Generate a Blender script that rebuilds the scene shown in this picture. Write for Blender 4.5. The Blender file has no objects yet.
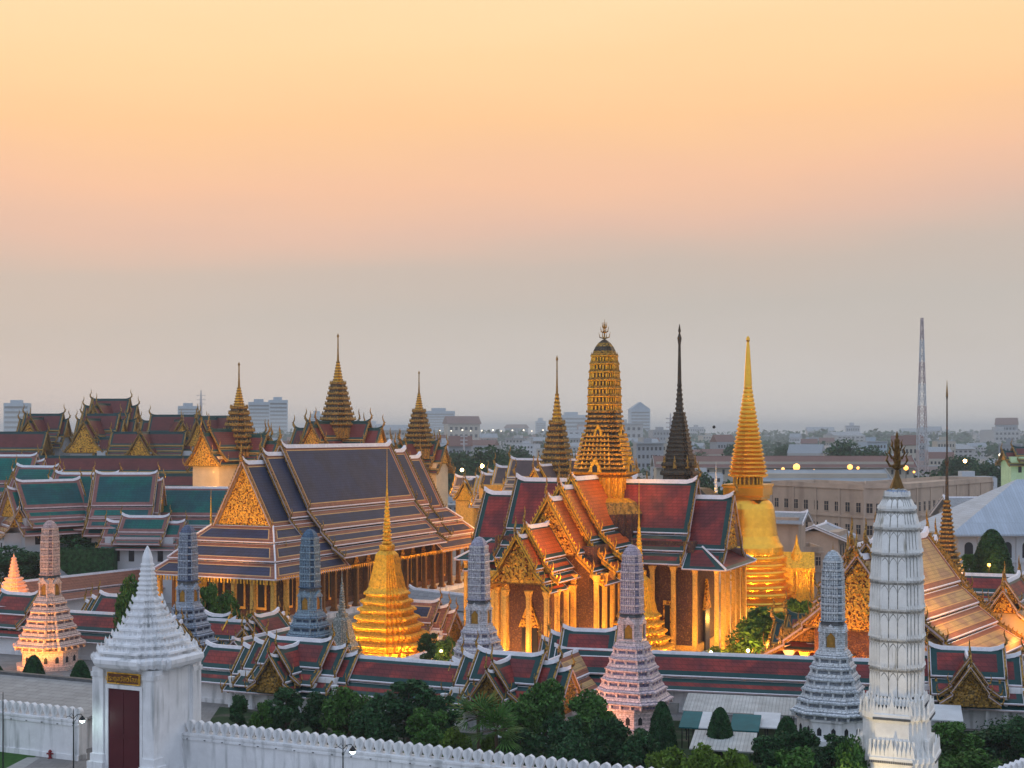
import bpy, math, random
from mathutils import Matrix, Vector
R = math.radians
S = bpy.context.scene
COL = S.collection
# ------------------------------------------------------------------ camera
F = 1400.0; HZ = 432.0; H = 31.0           # focal length in pixels, horizon row, eye height
cam = bpy.data.cameras.new('camera'); cam.lens = F/1024*36; cam.sensor_width = 36
cam.shift_y = (HZ-384)/1024; cam.clip_end = 20000; cam.clip_start = 1
co = bpy.data.objects.new('camera', cam); COL.objects.link(co)
co.location = (0, 0, H); co.rotation_euler = (R(90), 0, 0); S.camera = co
# ------------------------------------------------------------------ sky
w = bpy.data.worlds.new('World'); S.world = w; w.use_nodes = True
nt = w.node_tree; N = nt.nodes; Lk = nt.links
for n in list(N): N.remove(n)
def nd(t, **k):
    n = N.new(t)
    for a, b in k.items(): setattr(n, a, b)
    return n
def s2l(c):
    return tuple(((x/255+.055)/1.055)**2.4 if x > 10 else x/3294 for x in c)
tc = nd('ShaderNodeTexCoord'); sep = nd('ShaderNodeSeparateXYZ'); Lk.new(tc.outputs['Generated'], sep.inputs[0])
rw = nd('ShaderNodeValToRGB'); e = rw.color_ramp.elements
WEST = [(0, (206, 201, 196)), (.045, (200, 193, 187)), (.085, (194, 186, 178)), (.12, (201, 185, 173)), (.15, (226, 188, 167)), (.18, (244, 194, 160)),
        (.22, (254, 203, 152)), (.26, (254, 213, 160)), (.30, (254, 222, 172)), (.45, (250, 225, 190)), (.7, (205, 205, 212)), (1, (185, 200, 222))]
e[0].position = 0; e[0].color = s2l(WEST[0][1])+(1,)
e[1].position = 1; e[1].color = s2l(WEST[-1][1])+(1,)
for p, c in WEST[1:-1]:
    x = e.new(p); x.color = s2l(c)+(1,)
tl_ = nd('ShaderNodeMath', operation='MULTIPLY_ADD'); tl_.inputs[1].default_value = -.035; Lk.new(sep.outputs['X'], tl_.inputs[0]); Lk.new(sep.outputs['Z'], tl_.inputs[2])
nw = nd('ShaderNodeTexNoise'); nw.inputs['Scale'].default_value = 2.2; nw.inputs['Detail'].default_value = 4; mw = nd('ShaderNodeMapping'); mw.inputs['Scale'].default_value = (1, 1, 5); mw.inputs['Rotation'].default_value = (0, R(8), 0); Lk.new(tc.outputs['Generated'], mw.inputs[0]); Lk.new(mw.outputs[0], nw.inputs['Vector'])
wb = nd('ShaderNodeMath', operation='MULTIPLY_ADD'); wb.inputs[1].default_value = .07; wb.use_clamp = False; Lk.new(nw.outputs[0], wb.inputs[0]); Lk.new(tl_.outputs[0], wb.inputs[2])
wc = nd('ShaderNodeMath', operation='SUBTRACT'); wc.inputs[1].default_value = .035; Lk.new(wb.outputs[0], wc.inputs[0]); Lk.new(wc.outputs[0], rw.inputs[0])
re = nd('ShaderNodeValToRGB'); e = re.color_ramp.elements
e[0].color = (.52, .60, .74, 1); e[1].color = (.56, .72, 1.02, 1); x = e.new(.3); x.color = (.70, .77, .94, 1)
Lk.new(sep.outputs['Z'], re.inputs[0])
mr = nd('ShaderNodeMapRange'); mr.inputs[1].default_value = -.35; mr.inputs[2].default_value = .55; mr.interpolation_type = 'SMOOTHSTEP'
Lk.new(sep.outputs['Y'], mr.inputs[0])
mx = nd('ShaderNodeMix', data_type='RGBA'); Lk.new(mr.outputs[0], mx.inputs[0]); Lk.new(re.outputs[0], mx.inputs[6]); Lk.new(rw.outputs[0], mx.inputs[7])
nz = nd('ShaderNodeTexNoise'); nz.inputs['Scale'].default_value = 1.6; nz.inputs['Detail'].default_value = 3
mp = nd('ShaderNodeMapping'); mp.inputs['Scale'].default_value = (1, 1, 7); Lk.new(tc.outputs['Generated'], mp.inputs[0]); Lk.new(mp.outputs[0], nz.inputs['Vector'])
mz = nd('ShaderNodeMapRange'); mz.inputs[3].default_value = .965; mz.inputs[4].default_value = 1.035; Lk.new(nz.outputs[0], mz.inputs[0])
sc = nd('ShaderNodeVectorMath', operation='SCALE'); Lk.new(mx.outputs[2], sc.inputs[0]); Lk.new(mz.outputs[0], sc.inputs['Scale'])
sky = nd('ShaderNodeTexSky', sky_type='NISHITA'); sky.sun_disc = False; sky.sun_elevation = R(2); sky.sun_rotation = R(-20)
bg = nd('ShaderNodeBackground'); bg.inputs[1].default_value = 1.0; Lk.new(sc.outputs[0], bg.inputs[0])
bg2 = nd('ShaderNodeBackground'); bg2.inputs[1].default_value = .003; Lk.new(sky.outputs[0], bg2.inputs[0])
ad = nd('ShaderNodeAddShader'); Lk.new(bg.outputs[0], ad.inputs[0]); Lk.new(bg2.outputs[0], ad.inputs[1])
wo = nd('ShaderNodeOutputWorld'); Lk.new(ad.outputs[0], wo.inputs[0])
sun = bpy.data.lights.new('afterglow_sun', 'SUN'); sun.energy = .35; sun.angle = R(25); sun.color = (1, .72, .45)
so = bpy.data.objects.new('afterglow_sun', sun); COL.objects.link(so); so.rotation_euler = (R(80), 0, R(200))
S.view_settings.view_transform = 'Standard'; S.view_settings.look = 'None'; S.view_settings.gamma = 1; S.view_settings.exposure = .06
S.view_settings.use_curve_mapping = False
S.cycles.use_denoising = True; S.cycles.max_bounces = 5; S.cycles.volume_bounces = 0; S.cycles.use_adaptive_sampling = True
S.cycles.sample_clamp_indirect = 4
# ------------------------------------------------------------------ helpers
def at(px, D): return ((px-512)*D/F, D)
def zz(py, D): return H-(py-HZ)*D/F
TH = R(24); YU = R(90)-TH; YN = -TH         # temple axes: yaw of the receding axis, yaw of the frontal axis
MATS = {}
def mat(name, col, rough=.6, metal=0, var=.18, vs=.6, bump=0, bs=6, col2=None, c2s=3, c2t=.5, c2w=.08, emit=None, es=0, streak=0, tile=None, spec=.25):
    m = bpy.data.materials.new(name); m.use_nodes = True; t = m.node_tree; n = t.nodes; l = t.links
    b = n['Principled BSDF']; b.inputs['Roughness'].default_value = rough; b.inputs['Metallic'].default_value = metal
    b.inputs['Specular IOR Level'].default_value = spec
    tc = n.new('ShaderNodeTexCoord'); a = n.new('ShaderNodeTexNoise'); a.inputs['Scale'].default_value = vs; a.inputs['Detail'].default_value = 5; a.inputs['Roughness'].default_value = .65
    l.new(tc.outputs['Object'], a.inputs['Vector'])
    r = n.new('ShaderNodeMapRange'); r.inputs[1].default_value = .3; r.inputs[2].default_value = .7; r.inputs[3].default_value = 1-var; r.inputs[4].default_value = 1+var
    l.new(a.outputs[0], r.inputs[0])
    src = None
    base = n.new('ShaderNodeRGB'); base.outputs[0].default_value = (*col, 1); src = base.outputs[0]
    if col2:
        v = n.new('ShaderNodeTexNoise'); v.inputs['Scale'].default_value = c2s; v.inputs['Detail'].default_value = 4
        if streak:
            mp = n.new('ShaderNodeMapping'); mp.inputs['Scale'].default_value = (1, 1, .12); l.new(tc.outputs['Object'], mp.inputs[0]); l.new(mp.outputs[0], v.inputs['Vector'])
        else: l.new(tc.outputs['Object'], v.inputs['Vector'])
        q = n.new('ShaderNodeMapRange'); q.inputs[1].default_value = c2t-c2w; q.inputs[2].default_value = c2t+c2w; l.new(v.outputs[0], q.inputs[0])
        x = n.new('ShaderNodeMix'); x.data_type = 'RGBA'; l.new(q.outputs[0], x.inputs[0]); l.new(src, x.inputs[6]); x.inputs[7].default_value = (*col2, 1); src = x.outputs[2]
    if tile:
        wv = n.new('ShaderNodeTexBrick'); wv.inputs['Scale'].default_value = 1; wv.inputs['Brick Width'].default_value = tile[0]; wv.inputs['Row Height'].default_value = tile[1]
        wv.inputs['Mortar Size'].default_value = tile[2]; wv.inputs['Color1'].default_value = (1, 1, 1, 1); wv.inputs['Color2'].default_value = (.8, .8, .8, 1); wv.inputs['Mortar'].default_value = (.45, .45, .45, 1)
        if len(tile) > 3:
            cb = n.new('ShaderNodeCombineXYZ'); sp = n.new('ShaderNodeSeparateXYZ'); l.new(tc.outputs['Object'], sp.inputs[0]); am = n.new('ShaderNodeMath'); l.new(sp.outputs[0], am.inputs[0]); l.new(sp.outputs[1], am.inputs[1])
            l.new(am.outputs[0], cb.inputs[0]); l.new(sp.outputs[2], cb.inputs[1]); l.new(cb.outputs[0], wv.inputs['Vector'])
        else: l.new(tc.outputs['Object'], wv.inputs['Vector'])
        mm = n.new('ShaderNodeMix'); mm.data_type = 'RGBA'; mm.blend_type = 'MULTIPLY'; mm.inputs[0].default_value = .7; l.new(src, mm.inputs[6]); l.new(wv.outputs[0], mm.inputs[7]); src = mm.outputs[2]
    s = n.new('ShaderNodeVectorMath'); s.operation = 'SCALE'; l.new(src, s.inputs[0]); l.new(r.outputs[0], s.inputs['Scale']); l.new(s.outputs[0], b.inputs['Base Color'])
    if bump:
        v = n.new('ShaderNodeTexVoronoi'); v.inputs['Scale'].default_value = bs; l.new(tc.outputs['Object'], v.inputs['Vector'])
        bn = n.new('ShaderNodeBump'); bn.inputs['Strength'].default_value = bump; bn.inputs['Distance'].default_value = .3/bs*2; l.new(v.outputs[0], bn.inputs['Height']); l.new(bn.outputs[0], b.inputs['Normal'])
    if emit: b.inputs['Emission Color'].default_value = (*emit, 1); b.inputs['Emission Strength'].default_value = es
    MATS[name] = m; return m
mat('white_plaster', (.78, .79, .80), .7, col2=(.36, .38, .38), c2s=1.3, c2t=.64, c2w=.12, streak=1, var=.10)
mat('white_trim', (.78, .78, .82), .5, var=.12, vs=2)
mat('pale_trim', (.50, .40, .40), .5, var=.2, vs=2)
mat('gold', (.86, .48, .05), .36, .7, var=.28, vs=2.5, bump=.6, bs=5, col2=(.50, .23, .03), c2s=3, c2t=.62, c2w=.1)
mat('gold_smooth', (.87, .50, .06), .27, .85, var=.10, vs=1.2)
mat('gold_dull', (.42, .24, .05), .5, .4, var=.35, vs=2.5, bump=.5, bs=4, col2=(.10, .07, .03), c2s=4, c2t=.55)
mat('gold_carved', (.85, .46, .06), .42, .45, var=.3, vs=2, bump=1, bs=5, col2=(.16, .035, .012), c2s=3.4, c2t=.55, c2w=.05)
mat('gold_pillar', (.84, .52, .12), .4, .4, var=.2, vs=2, bump=.3, bs=6, col2=(.50, .22, .05), c2s=7, c2t=.6)
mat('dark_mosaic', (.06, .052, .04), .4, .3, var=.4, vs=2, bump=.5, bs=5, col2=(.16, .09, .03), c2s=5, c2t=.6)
mat('blue_tile', (.040, .050, .105), .5, var=.22, vs=.35, col2=(.045, .048, .085), c2s=.25, tile=(.7, .42, .045, 1))
mat('clay_border', (.32, .125, .075), .45, var=.2, vs=.8, tile=(.7, .42, .045, 1))
mat('ochre_line', (.60, .36, .15), .5, var=.15)
mat('red_tile', (.31, .045, .036), .5, var=.25, vs=.5, col2=(.16, .032, .034), c2s=.35, tile=(.7, .42, .045, 1))
mat('red_tile_lamplit', (.58, .12, .025), .4, var=.2, vs=.6, tile=(.7, .42, .045, 1))  # red roof tiles with the warm lamplight put into their colour
mat('green_border', (.010, .055, .055), .35, var=.2, vs=.8)
mat('teal_tile', (.002, .135, .11), .5, var=.25, vs=.35, col2=(.01, .09, .10), c2s=.3, tile=(.7, .42, .045, 1))
mat('rose_border', (.24, .105, .09), .45, var=.2, vs=.8)
mat('maroon_tile', (.16, .036, .033), .45, var=.25, vs=.4, tile=(.7, .42, .045, 1))
mat('sand_tile', (.60, .40, .17), .45, var=.2, vs=.4, col2=(.36, .22, .13), c2s=.4, tile=(.7, .42, .045, 1))
mat('grey_tile', (.33, .34, .35), .6, var=.15, vs=.5, tile=(1.2, .5, .03))
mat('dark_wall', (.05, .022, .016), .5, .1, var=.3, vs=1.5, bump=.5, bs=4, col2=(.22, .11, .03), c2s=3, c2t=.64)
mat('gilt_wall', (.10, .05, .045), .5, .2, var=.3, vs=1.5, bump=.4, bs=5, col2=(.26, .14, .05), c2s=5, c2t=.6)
mat('cream_wall', (.62, .50, .33), .7, var=.12, vs=.5)
mat('beige_wall', (.47, .37, .29), .75, var=.12, vs=.3, col2=(.36, .28, .22), c2s=.3, c2t=.6, streak=1)
mat('window_dark', (.03, .03, .035), .25)
mat('door_red', (.085, .012, .018), .45, var=.12)
mat('niche_gold', (.42, .22, .04), .4, .4, var=.3, vs=4)
mat('peach_plaster', (.75, .45, .32), .6, var=.2, vs=2)
mat('gold_line', (.45, .28, .08), .45, .3)
mat('pillar_shaded', (.22, .11, .04), .45, .3, var=.3, vs=2, bump=.3, bs=6)  # gold pillar copy with the colonnade's shade put into its colour
mat('mast_red', (.48, .40, .39), .6)
mat('stone_grey', (.36, .36, .34), .8, var=.2, vs=1)
mat('stupa_grey', (.17, .19, .17), .6, var=.35, vs=3, bump=.6, bs=6, col2=(.36, .36, .32), c2s=6, c2t=.55)
mat('soot', (.10, .105, .11), .7, var=.3, vs=2)
mat('grime', (.27, .27, .25), .8, var=.35, vs=3, col2=(.45, .43, .38), c2s=4)
mat('slate_brown', (.10, .075, .075), .5, var=.2)
mat('old_white', (.80, .80, .77), .6, var=.10, vs=1, col2=(.35, .33, .26), c2s=1.6, c2t=.68, c2w=.06, streak=1)
mat('antique_gold', (.13, .07, .015), .45, .5, var=.3, vs=4)
mat('bark', (.09, .065, .045), .9, var=.3, vs=4)
mat('leaf', (.055, .14, .026), .6, var=.75, vs=1.6, spec=.2)
mat('leaf_dark', (.026, .082, .028), .6, var=.8, vs=1.6, spec=.2)
mat('leaf_bright', (.095, .17, .02), .6, var=.6, vs=1.4, spec=.2)
mat('lawn', (.03, .10, .014), .9, var=.35, vs=2)
mat('lawn_dark', (.022, .05, .016), .9, var=.4, vs=1, col2=(.10, .09, .07), c2s=.35, c2t=.6)
mat('paving', (.26, .25, .24), .85, var=.15, vs=.3, tile=(1.2, 1.2, .03))
mat('iron', (.025, .028, .03), .5, .5)
mat('hydrant_red', (.22, .015, .02), .4)
mat('awning_teal', (.02, .13, .14), .6); mat('awning_white', (.62, .65, .66), .6, var=.1)
mat('corrugated', (.52, .54, .52), .6, var=.2, vs=.6, tile=(.35, 6, .03))
mat('lamp_warm', (.9, .7, .4), emit=(1, .40, .05), es=2.4)
mat('lamp_amber', (.9, .7, .4), emit=(1, .62, .22), es=30)
mat('lamp_white', (.9, .95, .9), emit=(.75, 1, .95), es=9)
mat('lamp_far', (.9, .9, .8), emit=(1, .85, .6), es=2.5)
mat('wall_glow', (.38, .46, .36), emit=(.55, .95, .35), es=.15)  # whole wall glows faintly in place of lit openings
mat('sign_dark', (.14, .05, .02), .5)
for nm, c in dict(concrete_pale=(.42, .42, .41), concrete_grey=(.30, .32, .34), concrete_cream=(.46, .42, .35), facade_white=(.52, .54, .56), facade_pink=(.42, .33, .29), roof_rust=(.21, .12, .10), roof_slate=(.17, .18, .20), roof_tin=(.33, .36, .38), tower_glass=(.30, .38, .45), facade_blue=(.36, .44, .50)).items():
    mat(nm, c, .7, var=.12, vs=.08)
mat('mast_steel', (.48, .46, .46), .6)
mat('stone_slope', (.34, .34, .33), .7, var=.12, vs=.4, tile=(1.6, .8, .04))

mat('roof_pale', (.42, .50, .58), .5, var=.08, vs=.3, tile=(.5, 8, .02))
class MB:
    def __init__(s, M=None): s.v = []; s.f = []; s.m = []; s.names = []; s.M = M or Matrix()
    def mi(s, n):
        if n not in s.names: s.names.append(n)
        return s.names.index(n)
    def add(s, vs, fs, m):
        o = len(s.v); s.v += [tuple(s.M @ Vector(p)) for p in vs]; s.f += [tuple(i+o for i in f) for f in fs]
        k = s.mi(m); s.m += [k]*len(fs)
    def box(s, x0, x1, y0, y1, z0, z1, m):
        s.add([(x0, y0, z0), (x1, y0, z0), (x1, y1, z0), (x0, y1, z0), (x0, y0, z1), (x1, y0, z1), (x1, y1, z1), (x0, y1, z1)],
              [(0, 3, 2, 1), (4, 5, 6, 7), (0, 1, 5, 4), (1, 2, 6, 5), (2, 3, 7, 6), (3, 0, 4, 7)], m)
    def prism(s, poly, a, b, m, ax='y'):
        n = len(poly)
        def p(u, v, t): return (u, t, v) if ax == 'y' else ((t, u, v) if ax == 'x' else (u, v, t))
        s.add([p(u, v, a) for u, v in poly]+[p(u, v, b) for u, v in poly],
              [tuple(range(n)), tuple(range(2*n-1, n-1, -1))]+[(i, (i+1) % n, n+(i+1) % n, n+i) for i in range(n)], m)
    def stack(s, prof, poly, m='', off=(0, 0)):
        n = len(poly)
        for i in range(len(prof)-1):
            a, b = prof[i], prof[i+1]; mm = a[2] if len(a) > 2 else m
            s.add([(x*a[0]+off[0], y*a[0]+off[1], a[1]) for x, y in poly]+[(x*b[0]+off[0], y*b[0]+off[1], b[1]) for x, y in poly],
                  [(j, (j+1) % n, n+(j+1) % n, n+j) for j in range(n)], mm)
        a = prof[-1]; s.add([(x*a[0]+off[0], y*a[0]+off[1], a[1]) for x, y in poly], [tuple(range(n))], a[2] if len(a) > 2 else m)
    def tube(s, pts, rad, m, n=6):
        pts = [Vector(p) for p in pts]; rings = []
        for i, p in enumerate(pts):
            d = (pts[min(i+1, len(pts)-1)]-pts[max(i-1, 0)]).normalized()
            a = d.cross(Vector((0, 0, 1)) if abs(d.z) < .9 else Vector((1, 0, 0))).normalized(); b = d.cross(a)
            r = rad[i] if isinstance(rad, (list, tuple)) else rad
            rings.append([tuple(p+(a*math.cos(t*2*math.pi/n)+b*math.sin(t*2*math.pi/n))*r) for t in range(n)])
        vs = [q for r_ in rings for q in r_]
        fs = [(i*n+j, i*n+(j+1) % n, (i+1)*n+(j+1) % n, (i+1)*n+j) for i in range(len(pts)-1) for j in range(n)]
        fs += [tuple(range(n)), tuple(range(len(vs)-1, len(vs)-n-1, -1))]
        s.add(vs, fs, m)
    def cone(s, x, y, z0, z1, r0, r1, m, n=8):
        s.add([(x+r0*math.cos(2*math.pi*i/n), y+r0*math.sin(2*math.pi*i/n), z0) for i in range(n)]+[(x+r1*math.cos(2*math.pi*i/n), y+r1*math.sin(2*math.pi*i/n), z1) for i in range(n)],
              [(i, (i+1) % n, n+(i+1) % n, n+i) for i in range(n)]+[tuple(range(n, 2*n)), tuple(range(n-1, -1, -1))], m)
    def build(s, name, parent=None, smooth=False, label=None):
        me = bpy.data.meshes.new(name); me.from_pydata(s.v, [], s.f)
        for n in s.names: me.materials.append(MATS[n])
        me.polygons.foreach_set('material_index', s.m)
        if smooth: me.polygons.foreach_set('use_smooth', [True]*len(me.polygons))
        me.update()
        o = bpy.data.objects.new(name, me); COL.objects.link(o)
        if parent: o.parent = parent
        if label: o['label'] = label
        return o
def tag(o, label, cat, group=None, kind=None):
    if label: o['label'] = label
    if cat: o['category'] = cat
    if group: o['group'] = group
    if kind: o['kind'] = kind
    return o
def thing(name, label, cat, X, Y, z=0, yaw=0, group=None):
    o = bpy.data.objects.new(name, None); COL.objects.link(o); o.location = (X, Y, z); o.rotation_euler = (0, 0, yaw)
    o.empty_display_size = .5
    return tag(o, label, cat, group)
def inst(o, parent, loc=(0, 0, 0), rz=0, scale=None):
    c = o.copy(); COL.objects.link(c); c.parent = parent; c.location = loc; c.rotation_euler = (0, 0, rz)
    if scale: c.scale = scale
    return c
def light(px, D, z, P, col=(1, .50, .13), r=.3, spot=None, X=None):
    l = bpy.data.lights.new('floodlight', 'SPOT' if spot else 'POINT'); l.energy = P; l.color = col; l.shadow_soft_size = r
    o = bpy.data.objects.new('floodlight_beam', l); COL.objects.link(o)
    p = Vector((at(px, D)[0] if X is None else X, D, z)); o.location = p
    if spot:
        d = Vector(spot)-p; o.rotation_euler = d.to_track_quat('-Z', 'Y').to_euler(); l.spot_size = R(75); l.spot_blend = .6
    return o
def redent(k=3, a=.13):
    q = [(1, 1-k*a)]; x, y = 1, 1-k*a
    for i in range(k):
        x -= a; q.append((x, y)); y += a; q.append((x, y))
    out = []
    for r in range(4):
        for (x, y) in q:
            for _ in range(r): x, y = -y, x
            out.append((x, y))
    return out
def ngon(n, ph=0): return [(math.cos(2*math.pi*i/n+ph), math.sin(2*math.pi*i/n+ph)) for i in range(n)]
RD3 = redent(3, .13); RD2 = redent(2, .16); RD4 = redent(4, .12); C32 = ngon(32)
SQ = [(1, -1), (1, 1), (-1, 1), (-1, -1)]
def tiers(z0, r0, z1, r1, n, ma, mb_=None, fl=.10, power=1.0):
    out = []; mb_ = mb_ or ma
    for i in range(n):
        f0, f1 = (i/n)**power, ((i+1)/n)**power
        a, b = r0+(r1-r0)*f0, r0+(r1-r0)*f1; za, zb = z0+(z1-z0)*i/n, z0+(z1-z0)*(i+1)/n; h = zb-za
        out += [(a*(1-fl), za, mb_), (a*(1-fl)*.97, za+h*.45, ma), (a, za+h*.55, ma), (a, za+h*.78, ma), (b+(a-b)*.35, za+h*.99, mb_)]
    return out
# ------------------------------------------------------------------ thai roof kit
STY = {
 'blue': dict(rings=[(.12, 'white_trim'), (.72, 'clay_border'), (.18, 'ochre_line')], field='blue_tile', ridge='white_trim', barge='gold_dull', edge='pale_trim'),
 'red': dict(rings=[(.10, 'white_trim'), (.62, 'green_border')], field='red_tile', ridge='white_trim', barge='gold_dull', edge='pale_trim'),
 'gilt': dict(rings=[(.12, 'white_trim'), (.3, 'ochre_line')], field='slate_brown', ridge='white_trim', barge='gold', edge='gold_dull'),
 'orange': dict(rings=[(.12, 'white_trim'), (.45, 'green_border')], field='red_tile_lamplit', ridge='white_trim', barge='gold', edge='gold_dull'),  # red roof style, lamplight painted into the field colour
 'teal': dict(rings=[(.15, 'pale_trim'), (.62, 'rose_border')], field='teal_tile', ridge='white_trim', barge='gold_dull', edge='pale_trim'),
 'maroon': dict(rings=[(.22, 'gold_line'), (.5, 'green_border')], field='maroon_tile', ridge='green_border', barge='gold_dull', edge='gold_dull'),
 'sand': dict(rings=[(.15, 'white_trim'), (.65, 'clay_border'), (.15, 'ochre_line')], field='sand_tile', ridge='white_trim', barge='gold_dull', edge='pale_trim'),
 'grey': dict(rings=[(.2, 'grey_tile')], field='grey_tile', ridge='white_trim', barge='white_trim', edge='grey_tile'),
 'plainred': dict(rings=[(.2, 'pale_trim')], field='clay_border', ridge='white_trim', barge='white_trim', edge='pale_trim'),
}
def slope(mb, A, B, C_, D_, st, th=.13):
    """panel: A,B top edge, D_,C_ bottom edge; rings of border colours around a tile field"""
    A, B, C_, D_ = map(Vector, (A, B, C_, D_))
    L = ((B-A).length+(C_-D_).length)/2; W = ((D_-A).length+(C_-B).length)/2
    def P(u, v): return (A*(1-u)+B*u)*(1-v)+(D_*(1-u)+C_*u)*v
    us, vs, ms = [0], [0], []; acc = 0
    rg = st['rings']; tot = sum(r[0] for r in rg); k = min(1, .36*min(L, W)/tot)
    for wd, m in rg:
        acc += wd*k; us.append(acc/L); vs.append(acc/W); ms.append(m)
    us = us+[1-u for u in reversed(us)]; vs = vs+[1-v for v in reversed(vs)]; n = len(us)
    pts = [tuple(P(u, v)) for v in vs for u in us]
    by = {}
    for j in range(n-1):
        for i in range(n-1):
            r = min(i, j, n-2-i, n-2-j); m = ms[r] if r < len(ms) else st['field']
            by.setdefault(m, []).append((j*n+i, j*n+i+1, (j+1)*n+i+1, (j+1)*n+i))
    for m, fs in by.items(): mb.add(pts, fs, m)
    nrm = (B-A).cross(D_-A).normalized()
    if nrm.z > 0: nrm = -nrm
    q = [A, B, C_, D_]; lo = [p+Vector((0, 0, -th)) for p in q]
    mb.add([tuple(p) for p in q+lo], [(0, 4, 5, 1), (1, 5, 6, 2), (2, 6, 7, 3), (3, 7, 4, 0), (4, 7, 6, 5)], st['edge'])
def chofa(mb, x, z, d, sz, m='gold_dull'):
    pts = [(x, 0, z-.1*sz), (x+d*.30*sz, 0, z+.30*sz), (x+d*.34*sz, 0, z+.62*sz), (x+d*.16*sz, 0, z+.95*sz), (x+d*.10*sz, 0, z+1.3*sz), (x+d*.2*sz, 0, z+1.7*sz)]
    mb.tube(pts, [.20*sz, .17*sz, .10*sz, .085*sz, .06*sz, .015*sz], m, 5)
    mb.tube([(x+d*.3*sz, 0, z+.55*sz), (x+d*.62*sz, 0, z+.62*sz)], [.09*sz, .01], m, 4)
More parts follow.
